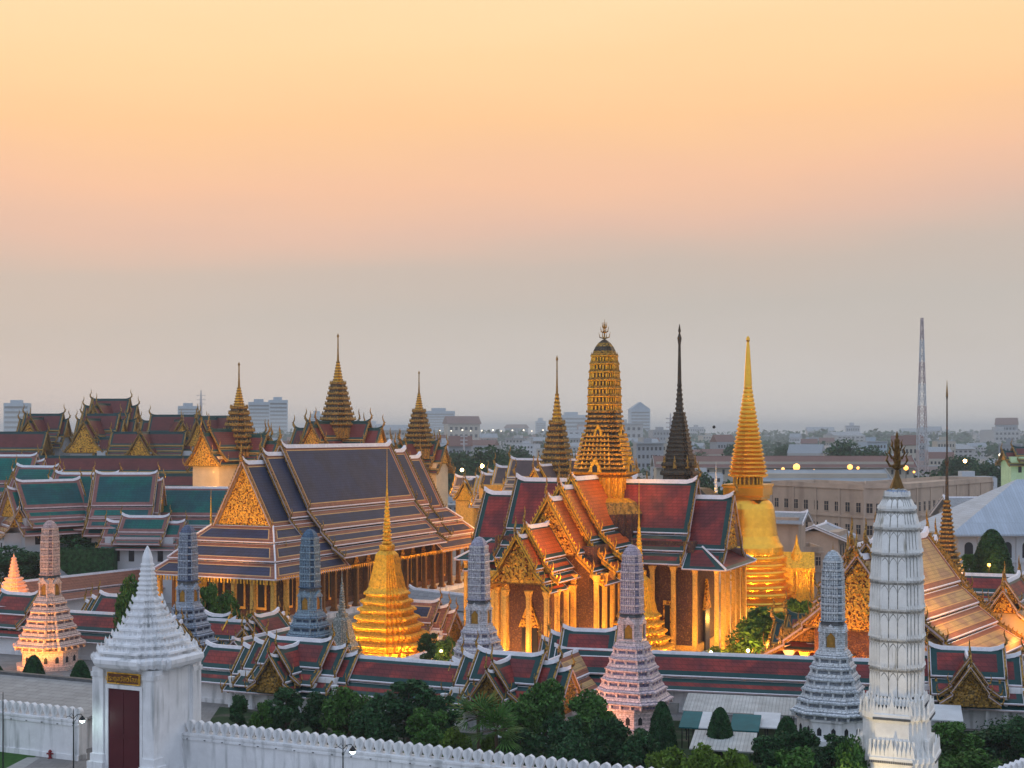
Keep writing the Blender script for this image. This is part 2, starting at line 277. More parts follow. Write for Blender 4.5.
def thai_roof(par, M, secs, prof, style, zr, fin=1.0, gable='gold_carved', barge_h=.45, ends=(1, 1), gable_base=None, teeth=True, merge=False, ridge_w=.28):
    """secs: (s0, s1, dz, ntiers). prof: (v0,z0,v1,z1) relative to the ridge, M maps (s,v,z) to the thing's frame"""
    st = STY[style]; made = MB(M) if merge else None
    for (s0, s1, dz, nt_) in secs:
        z = zr+dz; mb = made or MB(M)
        for (v0, z0, v1, z1) in prof[:nt_]:
            for sg in (1, -1):
                slope(mb, (s0, sg*v0, z+z0), (s1, sg*v0, z+z0), (s1, sg*v1, z+z1), (s0, sg*v1, z+z1), st)
        kk = ridge_w/.34; pts = [(s0-.1, 0, z+.8*kk), (s0+.5, 0, z+.40*kk), (s0+1.3, 0, z+.17*kk), (s1-1.3, 0, z+.17*kk), (s1-.5, 0, z+.40*kk), (s1+.1, 0, z+.8*kk)]
        for a, b in zip(pts[:-1], pts[1:]):
            w_ = ridge_w
            mb.add([(a[0], -w_, a[2]-.55*kk), (a[0], w_, a[2]-.55*kk), (a[0], w_*.6, a[2]), (a[0], -w_*.6, a[2]), (b[0], -w_, b[2]-.55*kk), (b[0], w_, b[2]-.55*kk), (b[0], w_*.6, b[2]), (b[0], -w_*.6, b[2])],
                   [(0, 1, 2, 3), (7, 6, 5, 4), (3, 2, 6, 7), (2, 1, 5, 6), (0, 3, 7, 4)], st['ridge'])
        if not merge: mb.build('roof_tier', par)
        for ei, (se, d) in enumerate(((s0, -1), (s1, 1))):
            if not ends[ei]: continue
            mb = made or MB(M)
            line = []
            for (v0, z0, v1, z1) in prof[:nt_]: line += [(v0, z+z0), (v1, z+z1)]
            for sg in (1, -1):
                for i in range(len(line)-1):
                    (va, za), (vb, zb) = line[i], line[i+1]
                    for (x0, x1, h0, h1, m) in ((se-.02, se+d*.16, -.28, barge_h, st['barge']), (se+d*.165, se+d*.26, .05, barge_h*.55, st['edge'])):
                        q = [(x0, sg*va, za+h0), (x0, sg*vb, zb+h0), (x0, sg*vb, zb+h1), (x0, sg*va, za+h1), (x1, sg*va, za+h0), (x1, sg*vb, zb+h0), (x1, sg*vb, zb+h1), (x1, sg*va, za+h1)]
                        mb.add(q, [(0, 1, 2, 3), (7, 6, 5, 4), (0, 4, 5, 1), (1, 5, 6, 2), (2, 6, 7, 3), (3, 7, 4, 0)], m)
                    if teeth:
                        ln = math.hypot(vb-va, zb-za); k = int(ln/.55)
                        for j in range(k):
                            t = (j+.5)/k; vv = va+(vb-va)*t; z_ = za+(zb-za)*t+barge_h-.05
                            mb.add([(se, sg*vv-.17, z_), (se, sg*vv+.17, z_), (se+d*.1, sg*(vv+.15), z_+.42), (se+d*.16, sg*vv, z_)], [(0, 1, 2), (1, 3, 2), (3, 0, 2)], st['barge'])
                for (v0, z0, v1, z1) in prof[:nt_]:
                    f = fin*.55
                    mb.tube([(se+d*.08, sg*(v1-.3), z+z1+.2), (se+d*.12, sg*(v1+.25*f), z+z1+.3), (se+d*.1, sg*(v1+.45*f), z+z1+.3+.7*f), (se+d*.1, sg*(v1+.3*f), z+z1+.3+1.5*f)], [.16*f, .17*f, .1*f, .015], st['barge'], 4)
            if merge: chofa(mb, se, z+.3, d, fin)
            else:
                mb.build('bargeboard', par)
                c = MB(M); chofa(c, se, z+.3, d, fin); c.build('ridge_finial', par)
            if gable:
                mb = made or MB(M); v0, z0, v1, z1 = prof[0]; x = se-d*.55
                nt2 = nt_ if gable_base is None else min(nt_, gable_base)
                pl = [(0, z+z0-.3)]
                for (v0, z0, v1, z1) in prof[:nt2]: pl += [(v1-.15, z+z1-.25)]
                lo = pl[-1][1]
                full = [(-a, b) for a, b in reversed(pl[1:])]+pl
                mb.prism(full, x-.12, x+.12, 'gold_dull' if gable != 'gold_carved' else 'gold_dull', 'x')
                c0 = (0, lo+(z-lo)*.36)
                for sc_, dx, mm in ((.93, .20, gable), (.60, .30, gable), (.34, .38, gable)):
                    pp = [(c0[0]+(a-c0[0])*sc_, c0[1]+(b-c0[1])*sc_) for a, b in full]
                    xa, xb = sorted((x, x+d*dx)); mb.prism(pp, xa, xb, mm, 'x')
                # carved relief bosses
                rr = random.Random(int(abs(se*100))+7)
                if not merge:
                    for k in range(60):
                        b_ = rr.random(); hh = lo+.3+(z-lo)*b_*.8; ww = (v1)*(1-b_)*.75; yv = rr.uniform(-ww, ww)
                        r_ = .13+.12*rr.random(); mb.cone(0, 0, 0, 0, 0, 0, gable) if False else None
                        mb.add([(x+d*.38, yv-r_, hh), (x+d*.38, yv, hh-r_), (x+d*.38, yv+r_, hh), (x+d*.38, yv, hh+r_), (x+d*.58, yv, hh+.05)], [(0, 1, 4), (1, 2, 4), (2, 3, 4), (3, 0, 4)], gable)
                    mb.build('pediment', par)
    if merge: return made.build('roof', par)
def hip_skirt(par, M, tl, style, s_far, sgn=1):
    """wrap-around skirt at a gable end. tl: (s_in, v_in, z_in, s_out, v_out, z_out); s measured from the end inwards"""
    st = STY[style]; mb = MB(M)
    for (si, vi, zi, so_, vo, zo) in tl:
        X = lambda s: sgn*s
        f = [(X(si), -vi, zi), (X(si), vi, zi), (X(so_), vo, zo), (X(so_), -vo, zo)]
        slope(mb, *f, st)
        for g in (1, -1):
            slope(mb, (X(si), g*vi, zi), (X(s_far), g*vi, zi), (X(s_far), g*vo, zo), (X(so_), g*vo, zo), st)
            mb.tube([(X(si), g*vi, zi+.08), (X(so_), g*vo, zo+.08)], .14, st['ridge'], 5)
    return mb.build('skirt_roof', par)
def col_mesh(h, r, m='gold_pillar'):
    mb = MB(); mb.stack([(r*1.5, 0, m), (r*1.5, .35, m), (r*1.15, .5, m), (r, .7, m), (r*.88, h-1.1, m), (r*1.0, h-1.0, m), (r*.9, h-.8, m), (r*1.5, h-.1, m), (r*1.6, h, m)], RD2, m); return mb
def columns(par, pts, z, h, r, m='gold_pillar'):
    c0 = col_mesh(h, r, m).build('column', par); c0.location = (pts[0][0], pts[0][1], z)
    for p in pts[1:]: inst(c0, par, (p[0], p[1], z))
def RZ(a, x=0, y=0): return Matrix.Translation((x, y, 0)) @ Matrix.Rotation(a, 4, 'Z')
# ================================================================== SETTING
g = MB(); n = 40
g.add([(-9000, -400, 0), (9000, -400, 0), (9000, 13000, 0), (-9000, 13000, 0)], [(0, 1, 2, 3)], 'paving'); tag(g.build('ground'), None, None, kind='structure')
g = MB(); g.add([(-90, 120, .004), (-45.5, 120, .004), (-45.5, 134.2, .004), (-90, 154, .004)], [(0, 1, 2, 3)], 'lawn'); tag(g.build('lawn'), None, None, kind='structure')
g = MB(); g.add([(-47.6, 120, .012), (-45.2, 120, .012), (-44.9, 133.2, .012), (-46.2, 133.4, .012)], [(0, 1, 2, 3)], 'stone_grey'); tag(g.build('path'), None, None, kind='structure')

g = MB(); g.add([(-31, 131, .006), (28, 104.5, .006), (60, 128, .006), (60, 143, .006), (8, 152, .006), (0, 142, .006), (-33, 158, .006)], [(0, 1, 2, 3, 4, 5, 6)], 'lawn_dark'); tag(g.build('garden_strip'), None, None, kind='structure')
# ================================================================== UBOSOT (big hall, left of centre)
def ubosot():
    t = thing('ordination_hall', 'large hall with steep dark blue tiled roofs and a glittering gilded east gable', 'temple hall', -46.7, 216.9, 0, YU)
    M = Matrix()
    base = MB(); base.box(-1.5, 79.5, -13, 13, 0, .9, 'stone_grey'); base.box(0, 78, -12, 12, .9, 1.6, 'white_plaster'); base.build('platform', t)
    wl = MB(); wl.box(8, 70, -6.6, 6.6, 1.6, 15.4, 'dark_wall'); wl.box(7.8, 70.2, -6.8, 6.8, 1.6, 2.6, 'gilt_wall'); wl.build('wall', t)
    wn = MB(); wn.box(-.8, .8, -.12, 0, 0, 5.2, 'gold_pillar'); wn.prism([(-1.0, 5.2), (1.0, 5.2), (.5, 6.2), (.15, 7.4), (0, 8.4), (-.15, 7.4), (-.5, 6.2)], -.2, 0, 'gold_carved'); wn.box(-.5, .5, -.18, -.1, .4, 4.9, 'window_dark')
    w0 = wn.build('window', t); w0.location = (12, -6.6, 2.7)
    for k in range(1, 14): inst(w0, t, (12+k*4.2, -6.6, 2.7))
    for v in (-4, 0, 4): inst(w0, t, (8, v, 2.7), -R(90), (1.2, 1, 1.1))
    pts = [(1.4+k*3.55, -10.6) for k in range(22)]+[(1.2, v) for v in (-7, -3.5, 0, 3.5, 7, 10.6)]+[(1.4+k*3.55, 10.6) for k in range(1, 22, 3)]
    columns(t, pts[22:28]+pts[:3], 1.6, 7.1, .40, 'gold_pillar'); columns(t, pts[3:22]+pts[28:], 1.6, 7.1, .40, 'pillar_shaded')  # front columns gold, the rest painted darker as if in shade
    PR = [(0, 0, 5.5, -10.5), (5.3, -10.9, 8.0, -13.9), (7.8, -14.3, 10.2, -16.5), (10.0, -16.9, 12.3, -18.4)]
    thai_roof(t, M, [(19.5, 57, 0, 4), (14, 63, -1.2, 3), (8.4, 69.3, -2.5, 2)], PR, 'blue', 28.7, fin=1.7, barge_h=.6, ends=(1, 1), gable_base=1, ridge_w=.4)
    tl = [(8.4, 5.9, 16.0, 5.2, 8.2, 13.7), (5.5, 8.0, 13.4, 2.5, 10.2, 11.0), (2.8, 10.0, 10.7, -.4, 12.2, 8.6)]
    hip_skirt(t, M, tl, 'blue', 22)
    M2 = Matrix.Translation((77.6, 0, 0)) @ Matrix.Rotation(R(180), 4, 'Z'); hip_skirt(t, M2, tl, 'blue', 22)
    # hanging bells / fretwork under the eaves
    for y in (-12.2, 12.2):
        b = MB(); k = 0
        while k < 78:
            b.add([(k, y, 8.9), (k+.5, y, 8.9), (k+.25, y, 8.2)], [(0, 1, 2)], 'gold'); b.add([(k, y+.02, 8.9), (k+.5, y+.02, 8.9), (k+.25, y+.02, 8.2)], [(2, 1, 0)], 'gold'); k += .62
        b.build('eave_fringe', t)
    b = MB(); k = -12
    while k < 12:
        b.box(-.45, -.35, k, k+.25, 7.8, 8.5, 'gold'); k += .6
    b.build('eave_fringe', t)
    return t
ubosot()
# ================================================================== PRASAT (centre) with prang spire
def prasat():
    cx, cy = 12.8, 193.7
    t = thing('royal_pantheon', 'cross shaped red and green tiled hall crowned by a tall gilded corncob tower', 'temple hall', cx, cy, 0, YU)
    b = MB(); b.box(-34, 22, -21, 21, 0, 1.0, 'stone_grey'); b.box(-32, 20, -19.4, 19.4, 1, 1.8, 'white_plaster'); b.build('platform', t)
    zb = 1.8
    PR = [(0, 0, 4.0, -6.8), (3.8, -7.1, 5.9, -9.0), (5.7, -9.3, 7.6, -10.6)]
    def wing(L, ang, sty, secs, hip=True, W=5.2, zr=24.4, eave=13.6):
        M = RZ(ang)
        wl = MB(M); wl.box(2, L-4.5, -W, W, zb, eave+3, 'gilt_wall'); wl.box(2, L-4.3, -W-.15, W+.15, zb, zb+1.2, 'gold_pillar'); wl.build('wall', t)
        thai_roof(t, M, secs, PR, sty, zr, fin=1.5, ends=(0, 1), gable_base=1, barge_h=.5, ridge_w=.34)
        pts = []
        for k in range(int((L-6)/2.9)+1):
            for v in (-6.9, 6.9): pts.append(tuple((M @ Vector((L-.9-k*2.9, v, 0)))[:2]))
        for v in (-3.9, -1.4, 1.4, 3.9): pts.append(tuple((M @ Vector((L-.9, v, 0)))[:2]))
        columns(t, pts, zb, eave-zb-.1, .31, 'gold_pillar')
        if hip:
            M2 = M @ Matrix.Translation((L+.6, 0, 0)) @ Matrix.Rotation(R(180), 4, 'Z')
            hip_skirt(t, M2, [(4.2, 4.2, 15.9, 0, 7.7, 13.3)], sty, 6)
        dr = MB(M); dr.box(L-4.4, L-4.1, -1, 1, zb, zb+5.5, 'window_dark'); dr.prism([(-1.5, zb+5.5), (1.5, zb+5.5), (.6, zb+7.5), (0, zb+9.5), (-.6, zb+7.5)], L-4.4, L-4.0, 'gold_carved', 'x'); dr.build('door', t)
        for k in range(3):
            for s in (-1, 1):
                wn = MB(M); x = L-8-k*3; a, c = sorted((s*(W+.02), s*(W+.2))); wn.box(x-.6, x+.6, a, c, zb+2, zb+7, 'gold_carved'); a, c = sorted((s*(W+.2), s*(W+.26))); wn.box(x-.35, x+.35, a, c, zb+2.4, zb+6.4, 'window_dark'); wn.build('window', t)
    wing(18.8, -R(90), 'red', [(0, 13.2, 0, 3), (11, 18.2, -2.0, 2)])          # north wing
    wing(18.8, R(90), 'red', [(0, 13.2, 0, 3), (11, 18.2, -2.0, 3)])           # south wing
    wing(18.8, 0, 'red', [(0, 13.2, 0, 3), (11, 18.2, -2.0, 2)])               # west wing
    wing(22.5, R(180), 'orange', [(0, 12.5, .6, 3), (11, 16.5, -.4, 3), (14.5, 20.6, -1.7, 3)], hip=False)  # east wing
    # east portico
    M = RZ(R(180))
    PP = [(0, 0, 2.4, -3.9), (2.2, -4.2, 3.4, -5.4), (3.2, -5.7, 4.3, -6.6)]
    thai_roof(t, M, [(20, 27.5, 0, 3), (24, 30.2, -1.0, 3)], PP, 'orange', 19.6, fin=1.3, ends=(0, 1), gable_base=2, barge_h=.4)
    pts = [tuple((M @ Vector((x, v, 0)))[:2]) for x, v in ((30, -3.8), (30, -1.5), (30, 1.5), (30, 3.8), (27, -3.9), (27, 3.9), (24, -3.9), (24, 3.9), (21.8, -3.9), (21.8, 3.9))]
    columns(t, pts, zb, 10.4, .30, 'gold_pillar')
    w_ = MB(M); w_.box(20, 26, -2.8, 2.8, zb, 13, 'gilt_wall'); w_.build('wall', t)
    w_ = MB(M); w_.box(26.01, 26.3, -1, 1, zb, zb+5.5, 'window_dark'); w_.prism([(-1.4, zb+5.5), (1.4, zb+5.5), (0, zb+9)], 26.01, 26.4, 'gold_carved', 'x'); w_.build('door', t)
    # crossing + tower
    cr = MB(); cr.stack([(6.4, zb, 'gilt_wall'), (6.4, 20.0, 'gold_dull'), (5.2, 21.5, 'gold'), (4.0, 22, 'gold')], RD3, 'gold'); cr.build('crossing', t)
    tw = MB()
    pr = [(3.5, 21.2, 'gold_dull'), (3.7, 21.6, 'gold'), (3.1, 22.0, 'gold'), (3.1, 24.8, 'gold_dull'), (3.9, 25.2, 'gold'), (4.1, 25.5, 'gold_dull')]
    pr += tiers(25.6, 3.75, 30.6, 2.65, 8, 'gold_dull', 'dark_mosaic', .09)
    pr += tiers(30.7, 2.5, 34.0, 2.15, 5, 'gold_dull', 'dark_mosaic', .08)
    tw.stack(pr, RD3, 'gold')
    for q in range(4):
        tw.M = Matrix.Rotation(q*R(90), 4, 'Z')
        for j in range(7): tw.box(3.0, 3.35, -1.9+.633*j-.13, -1.9+.633*j+.13, 22.0, 24.8, 'gold')
        for lv in range(8):
            ra_ = 3.75-(1.1)*lv/8; zq = 25.6+5/8*lv
            for j in range(7): v = (-.54+.18*j)*ra_; tw.prism([(v-.16, zq+.45), (v+.16, zq+.45), (v, zq+.85)], ra_*.93, ra_*.99, 'gold', 'x')
    tw.M = Matrix(); tw.build('tower_base', t)
    for q in range(4):
        for (r, z, s) in ((3.75, 25.5, .95), (2.6, 30.5, .7)):
            nc = MB(Matrix.Rotation(q*R(90), 4, 'Z'))
            nc.prism([(-s, z), (s, z), (s*.62, z+s*1.1), (0, z+s*2.2), (-s*.62, z+s*1.1)], r-.35, r+.05, 'gold', 'x'); nc.prism([(-s*.36, z), (s*.36, z), (s*.36, z+s*.8), (0, z+s*1.2), (-s*.36, z+s*.8)], r+.05, r+.12, 'window_dark', 'x')
            nc.build('niche', t)
    tw = MB(); pr = []
    Z = [34.0+i*1.12 for i in range(8)]; RR = [2.12, 2.10, 2.06, 2.0, 1.92, 1.82, 1.68, 1.46]
    for i in range(7):
        r = RR[i]; pr += [(r*.92, Z[i], 'dark_mosaic'), (r*.92, Z[i]+.62, 'gold_dull'), (r, Z[i]+.68, 'gold'), (r*1.01, Z[i]+.82, 'gold_dull'), (r*.96, Z[i]+1.05, 'gold')]
    pr += [(1.40, 41.85, 'gold_dull'), (1.34, 42.2, 'dark_mosaic'), (1.08, 42.8, 'gold_dull'), (.75, 43.3, 'dark_mosaic'), (.2, 43.8, 'gold_dull')]
    tw.stack(pr, RD3, 'gold')
    for i in range(7):
        for q in range(4):
            tw.M = Matrix.Rotation(q*R(90), 4, 'Z'); rr_ = RR[i]
            for j in range(5):
                v = (-.5+.25*j)*rr_; tw.box(rr_*.9, rr_*.985, v-.11, v+.11, Z[i]+.02, Z[i]+.6, 'gold')
            for (cx, cy) in ((.87, .61), (.74, .74), (.61, .87)): tw.cone(cx*rr_*.97, cy*rr_*.97, Z[i]+.02, Z[i]+.62, .12, .1, 'gold', 6)
    tw.M = Matrix()
    for i in range(7):                                             # antefixes on every storey
        r = RR[i]*1.0
        for a in range(20):
            an = a*math.pi/10; rr_ = r*1.06 if (a % 5) in (0, 1, 4) else r*1.1
            x, y = rr_*math.cos(an), rr_*math.sin(an); mxx = max(abs(x), abs(y)); x, y = x*min(1, r/mxx), y*min(1, r/mxx)
            tw.cone(x*.98, y*.98, Z[i]+.8, Z[i]+1.35, .15, .01, 'gold_dull', 4)
    tw.build('corncob_tower', t)
    tr = MB(); tr.tube([(0, 0, 43.5), (0, 0, 44.6), (0, 0, 46.6)], [.12, .09, .02], 'gold_dull', 6)
    for zq, rq in ((44.1, .85), (44.9, .6), (45.5, .35)):
        for q in range(4):
            c_, s_ = math.cos(q*R(90)), math.sin(q*R(90)); tr.tube([(0, 0, zq-.2), (c_*rq*.8, s_*rq*.8, zq), (c_*rq, s_*rq, zq+.7)], [.09, .08, .02], 'gold_dull', 4)
    tr.build('trident_finial', t)
    return t
prasat()
# ================================================================== GOLDEN CHEDIS
def small_chedi(px, D, label, z0=1.2, Ht=27.3, rb=6.2, m='gold', grp=None, name='golden_chedi', needle=True, yaw=YU, par_name=None):
    X, Y = at(px, D); t = thing(name, label, 'stupa', X, Y, 0, yaw, grp); k = Ht/27.3; z = lambda q: z0+q*k
    b = MB(); b.stack([(rb*1.12, 0, 'stone_grey'), (rb*1.12, z(0), 'stone_grey'), (rb*1.0, z(.01), m), (rb*1.0, z(.7), m)], RD3, m); b.build('plinth', t)
    b = MB(); pr = tiers(z(.7), rb*.98, z(8.2), rb*.40, 7, m, m, .08, .66); pr += [(rb*.40, z(8.25), m), (rb*.36, z(8.7), m)]
    b.stack(pr, RD4, m); b.build('stepped_base', t)
    b = MB(); b.stack([(rb*.36, z(8.7), m), (rb*.34, z(9.4), m), (rb*.27, z(11.3), m), (rb*.22, z(13.1), m), (rb*.14, z(13.6), m), (rb*.15, z(13.7), m), (rb*.15, z(14.3), m), (rb*.12, z(14.4), m)], RD4, m); b.build('bell', t)
    b = MB(); pr = []; N_ = 12
    for i in range(N_):
        f = i/N_; r = rb*(.115*(1-f)+.032*f); zz_ = z(14.4+f*6.2); hh = 6.2/N_*k
        pr += [(r*.72, zz_, m), (r, zz_+hh*.3, m), (r, zz_+hh*.6, m), (r*.72, zz_+hh*.95, m)]
    if needle: pr += [(rb*.022, z(20.7), m), (rb*.026, z(21.3), m), (rb*.013, z(22), m), (.02, z(27.3), m)]
    else: pr += [(rb*.02, z(20.7), m), (.02, z(23), m)]
    b.stack(pr, ngon(12), m); b.build('ringed_spire', t)
    return t
c1 = small_chedi(387, 190, 'small gilded chedi with a long needle, standing before the blue roofed hall', Ht=27.6)
c2 = small_chedi(639, 176, 'small gilded chedi half hidden behind the pink lit prang', Ht=24.0, rb=5.6, z0=1.0)
small_chedi(342, 170, 'small dark grey green stupa beside the gilded chedi', z0=.4, Ht=16.4, rb=4.3, m='stupa_grey', name='stone_stupa', needle=False)
t = thing('plaster_stupa', 'orange lit little stepped stupa at the far left edge', 'stupa', *at(14, 212), 0, YU)
b = MB(); b.stack([(p[0], p[1], 'peach_plaster') for p in [(3.6, 0), (3.5, 3.8)]+tiers(3.8, 3.0, 9.0, 1.0, 9, 'peach_plaster', None, .1)+tiers(9.0, .75, 12.0, .25, 6, 'peach_plaster', None, .1)+[(.12, 12.1), (.02, 12.6)]], RD3, 'peach_plaster'); b.build('tiered_body', t)
small_chedi(211, 230, 'little gilt spire just left of the blue hall pediment', z0=4, Ht=21, rb=2.2, m='gold', needle=False)
small_chedi(716, 232, 'small white stupa peeping over the red roof left of the great golden chedi', z0=5, Ht=25, rb=4.2, m='white_plaster', name='white_stupa', needle=False)
def great_chedi():
    D = 235; X, Y = at(748, D); t = thing('great_golden_chedi', 'largest golden chedi, bell shaped with a ringed tapering spire, brightly floodlit', 'stupa', X, Y, 0, YU); k = D/F; z = lambda py: zz(py, D)
    b = MB(); pr = [(9.3, 0), (9.3, z(606)), (8.9, z(605)), (8.7, z(602))]
    for yy, rr_ in ((602, 8.5), (594, 7.9), (587, 7.4), (580, 7.0), (573, 6.75), (566, 6.5), (559, 6.3)):
        pr += [(rr_*.93, z(yy)), (rr_*.93, z(yy-1.2)), (rr_*1.0, z(yy-1.9)), (rr_*1.03, z(yy-3.2)), (rr_*1.0, z(yy-4.6)), (rr_*.93, z(yy-5.4))]
    pr += [(5.9, z(552.5)), (5.9, z(550))]
    b.stack([(p[0], p[1], 'gold_smooth') for p in pr], ngon(64), 'gold_smooth'); b.build('moulded_base', t)
    b = MB(); pr = [(5.9, 550), (5.85, 546), (5.4, 542), (4.95, 535), (4.72, 526), (4.55, 516), (4.35, 508), (4.0, 503), (3.5, 500), (2.9, 498.6)]
    b.stack([(r, z(y), 'gold_smooth') for r, y in pr], ngon(64), 'gold_smooth'); b.build('bell', t, True)
    b = MB(); b.stack([(3.0, z(499), 'gold_smooth'), (3.0, z(496)), (3.35, z(495)), (3.35, z(487)), (3.55, z(486)), (3.55, z(484)), (2.6, z(483.8))], SQ, 'gold_smooth'); b.build('harmika', t)
    b = MB(); b.stack([(2.1, z(484), 'gold_dull'), (2.1, z(477)), (2.3, z(477))], ngon(20), 'gold_dull')
    for i in range(20):
        a = i*math.pi/10; b.cone(2.35*math.cos(a), 2.35*math.sin(a), z(484), z(477), .16, .16, 'gold', 6)
    b.build('colonnade', t)
    b = MB(); N_ = 22; pr = []
    for i in range(N_):
        f = i/N_; r = 3.35*(1-f)**1.1*.82+.62; y = 477-f*92; h = 92/N_
        pr += [(r*.86, z(y)), (r, z(y-h*.3)), (r, z(y-h*.62)), (r*.84, z(y-h*.97))]
    b.stack([(r, q, 'gold_smooth') for r, q in pr], ngon(32), 'gold_smooth'); b.build('ringed_spire', t, False)
    b = MB(); b.stack([(.68, z(385), 'gold_smooth'), (.60, z(375)), (.34, z(350)), (.22, z(342)), (.32, z(340)), (.30, z(338)), (.05, z(336))], ngon(16), 'gold_smooth'); b.build('spire_tip', t, True)
    # gilded porch niche on its right side
    M = RZ(R(-78)); p = MB(M); p.box(4, 10.6, -1.9, 1.9, 0, z(570), 'gold'); p.box(4, 11, -2.3, 2.3, z(570), z(566), 'gold'); p.prism([(-2.2, z(566)), (2.2, z(566)), (.8, z(557)), (0, z(551)), (-.8, z(557))], 5, 10.9, 'gold', 'x')
    p.box(10.61, 10.8, -.9, .9, 1, z(578), 'niche_gold'); p.stack([(1.3, z(560), 'gold'), (1.0, z(553)), (.6, z(549)), (.3, z(543)), (.05, z(534))], ngon(10), 'gold', off=(8, 0))
    for sx in (5.5, 8, 10.6):
        for sy in (-2.1, 2.1): p.cone(sx, sy, 0, z(570), .28, .24, 'gold', 8)
    p.box(4, 11.4, -2.6, 2.6, 0, 1.4, 'gold'); p.build('porch', t)
    return t
great_chedi()
# ================================================================== MONDOP (dark spire)
def mondop():
    D = 222; X, Y = at(679.5, D); t = thing('dark_spired_library', 'dark mosaic spire with a very long needle between the corncob tower and great golden chedi', 'spire building', X, Y, 0, YU); z = lambda py: zz(py, D); k = D/F
    b = MB(); b.box(-7, 7, -7, 7, 0, 3, 'stone_grey'); b.box(-5, 5, -5, 5, 3, z(500), 'gilt_wall'); b.build('body', t)
    columns(t, [(s*6, v) for s in (-1, 1) for v in (-6, -3, 0, 3, 6)], 3, z(502)-3, .4)
    b = MB(); pr = [(6.6, z(500), 'dark_mosaic'), (4.2, z(488))]+[(p[0], p[1]) for p in tiers(z(488), 2.9, z(462), 2.35, 3, 'dark_mosaic', None, .14)]
    b.stack([(p[0], p[1], 'dark_mosaic') for p in pr], RD3, 'dark_mosaic')
    for q in range(8):
        a = q*R(45); b.cone(2.6*math.cos(a), 2.6*math.sin(a), z(468), z(455), .35, .03, 'gold_dull', 5)
    b.build('tiered_roof', t)
    b = MB(); pr = tiers(z(462), 2.1, z(412), .75, 12, 'dark_mosaic', 'dark_mosaic', .04); pr += tiers(z(412), .60, z(384), .28, 6, 'dark_mosaic', 'dark_mosaic', .15)
    pr += [(.28, z(384), 'dark_mosaic'), (.17, z(345)), (.3, z(338)), (.1, z(333)), (.2, z(331)), (.03, z(324))]
    b.stack([(p[0], p[1], p[2] if len(p) > 2 else 'dark_mosaic') for p in pr], RD2, 'dark_mosaic'); b.build('needle_spire', t)
mondop()
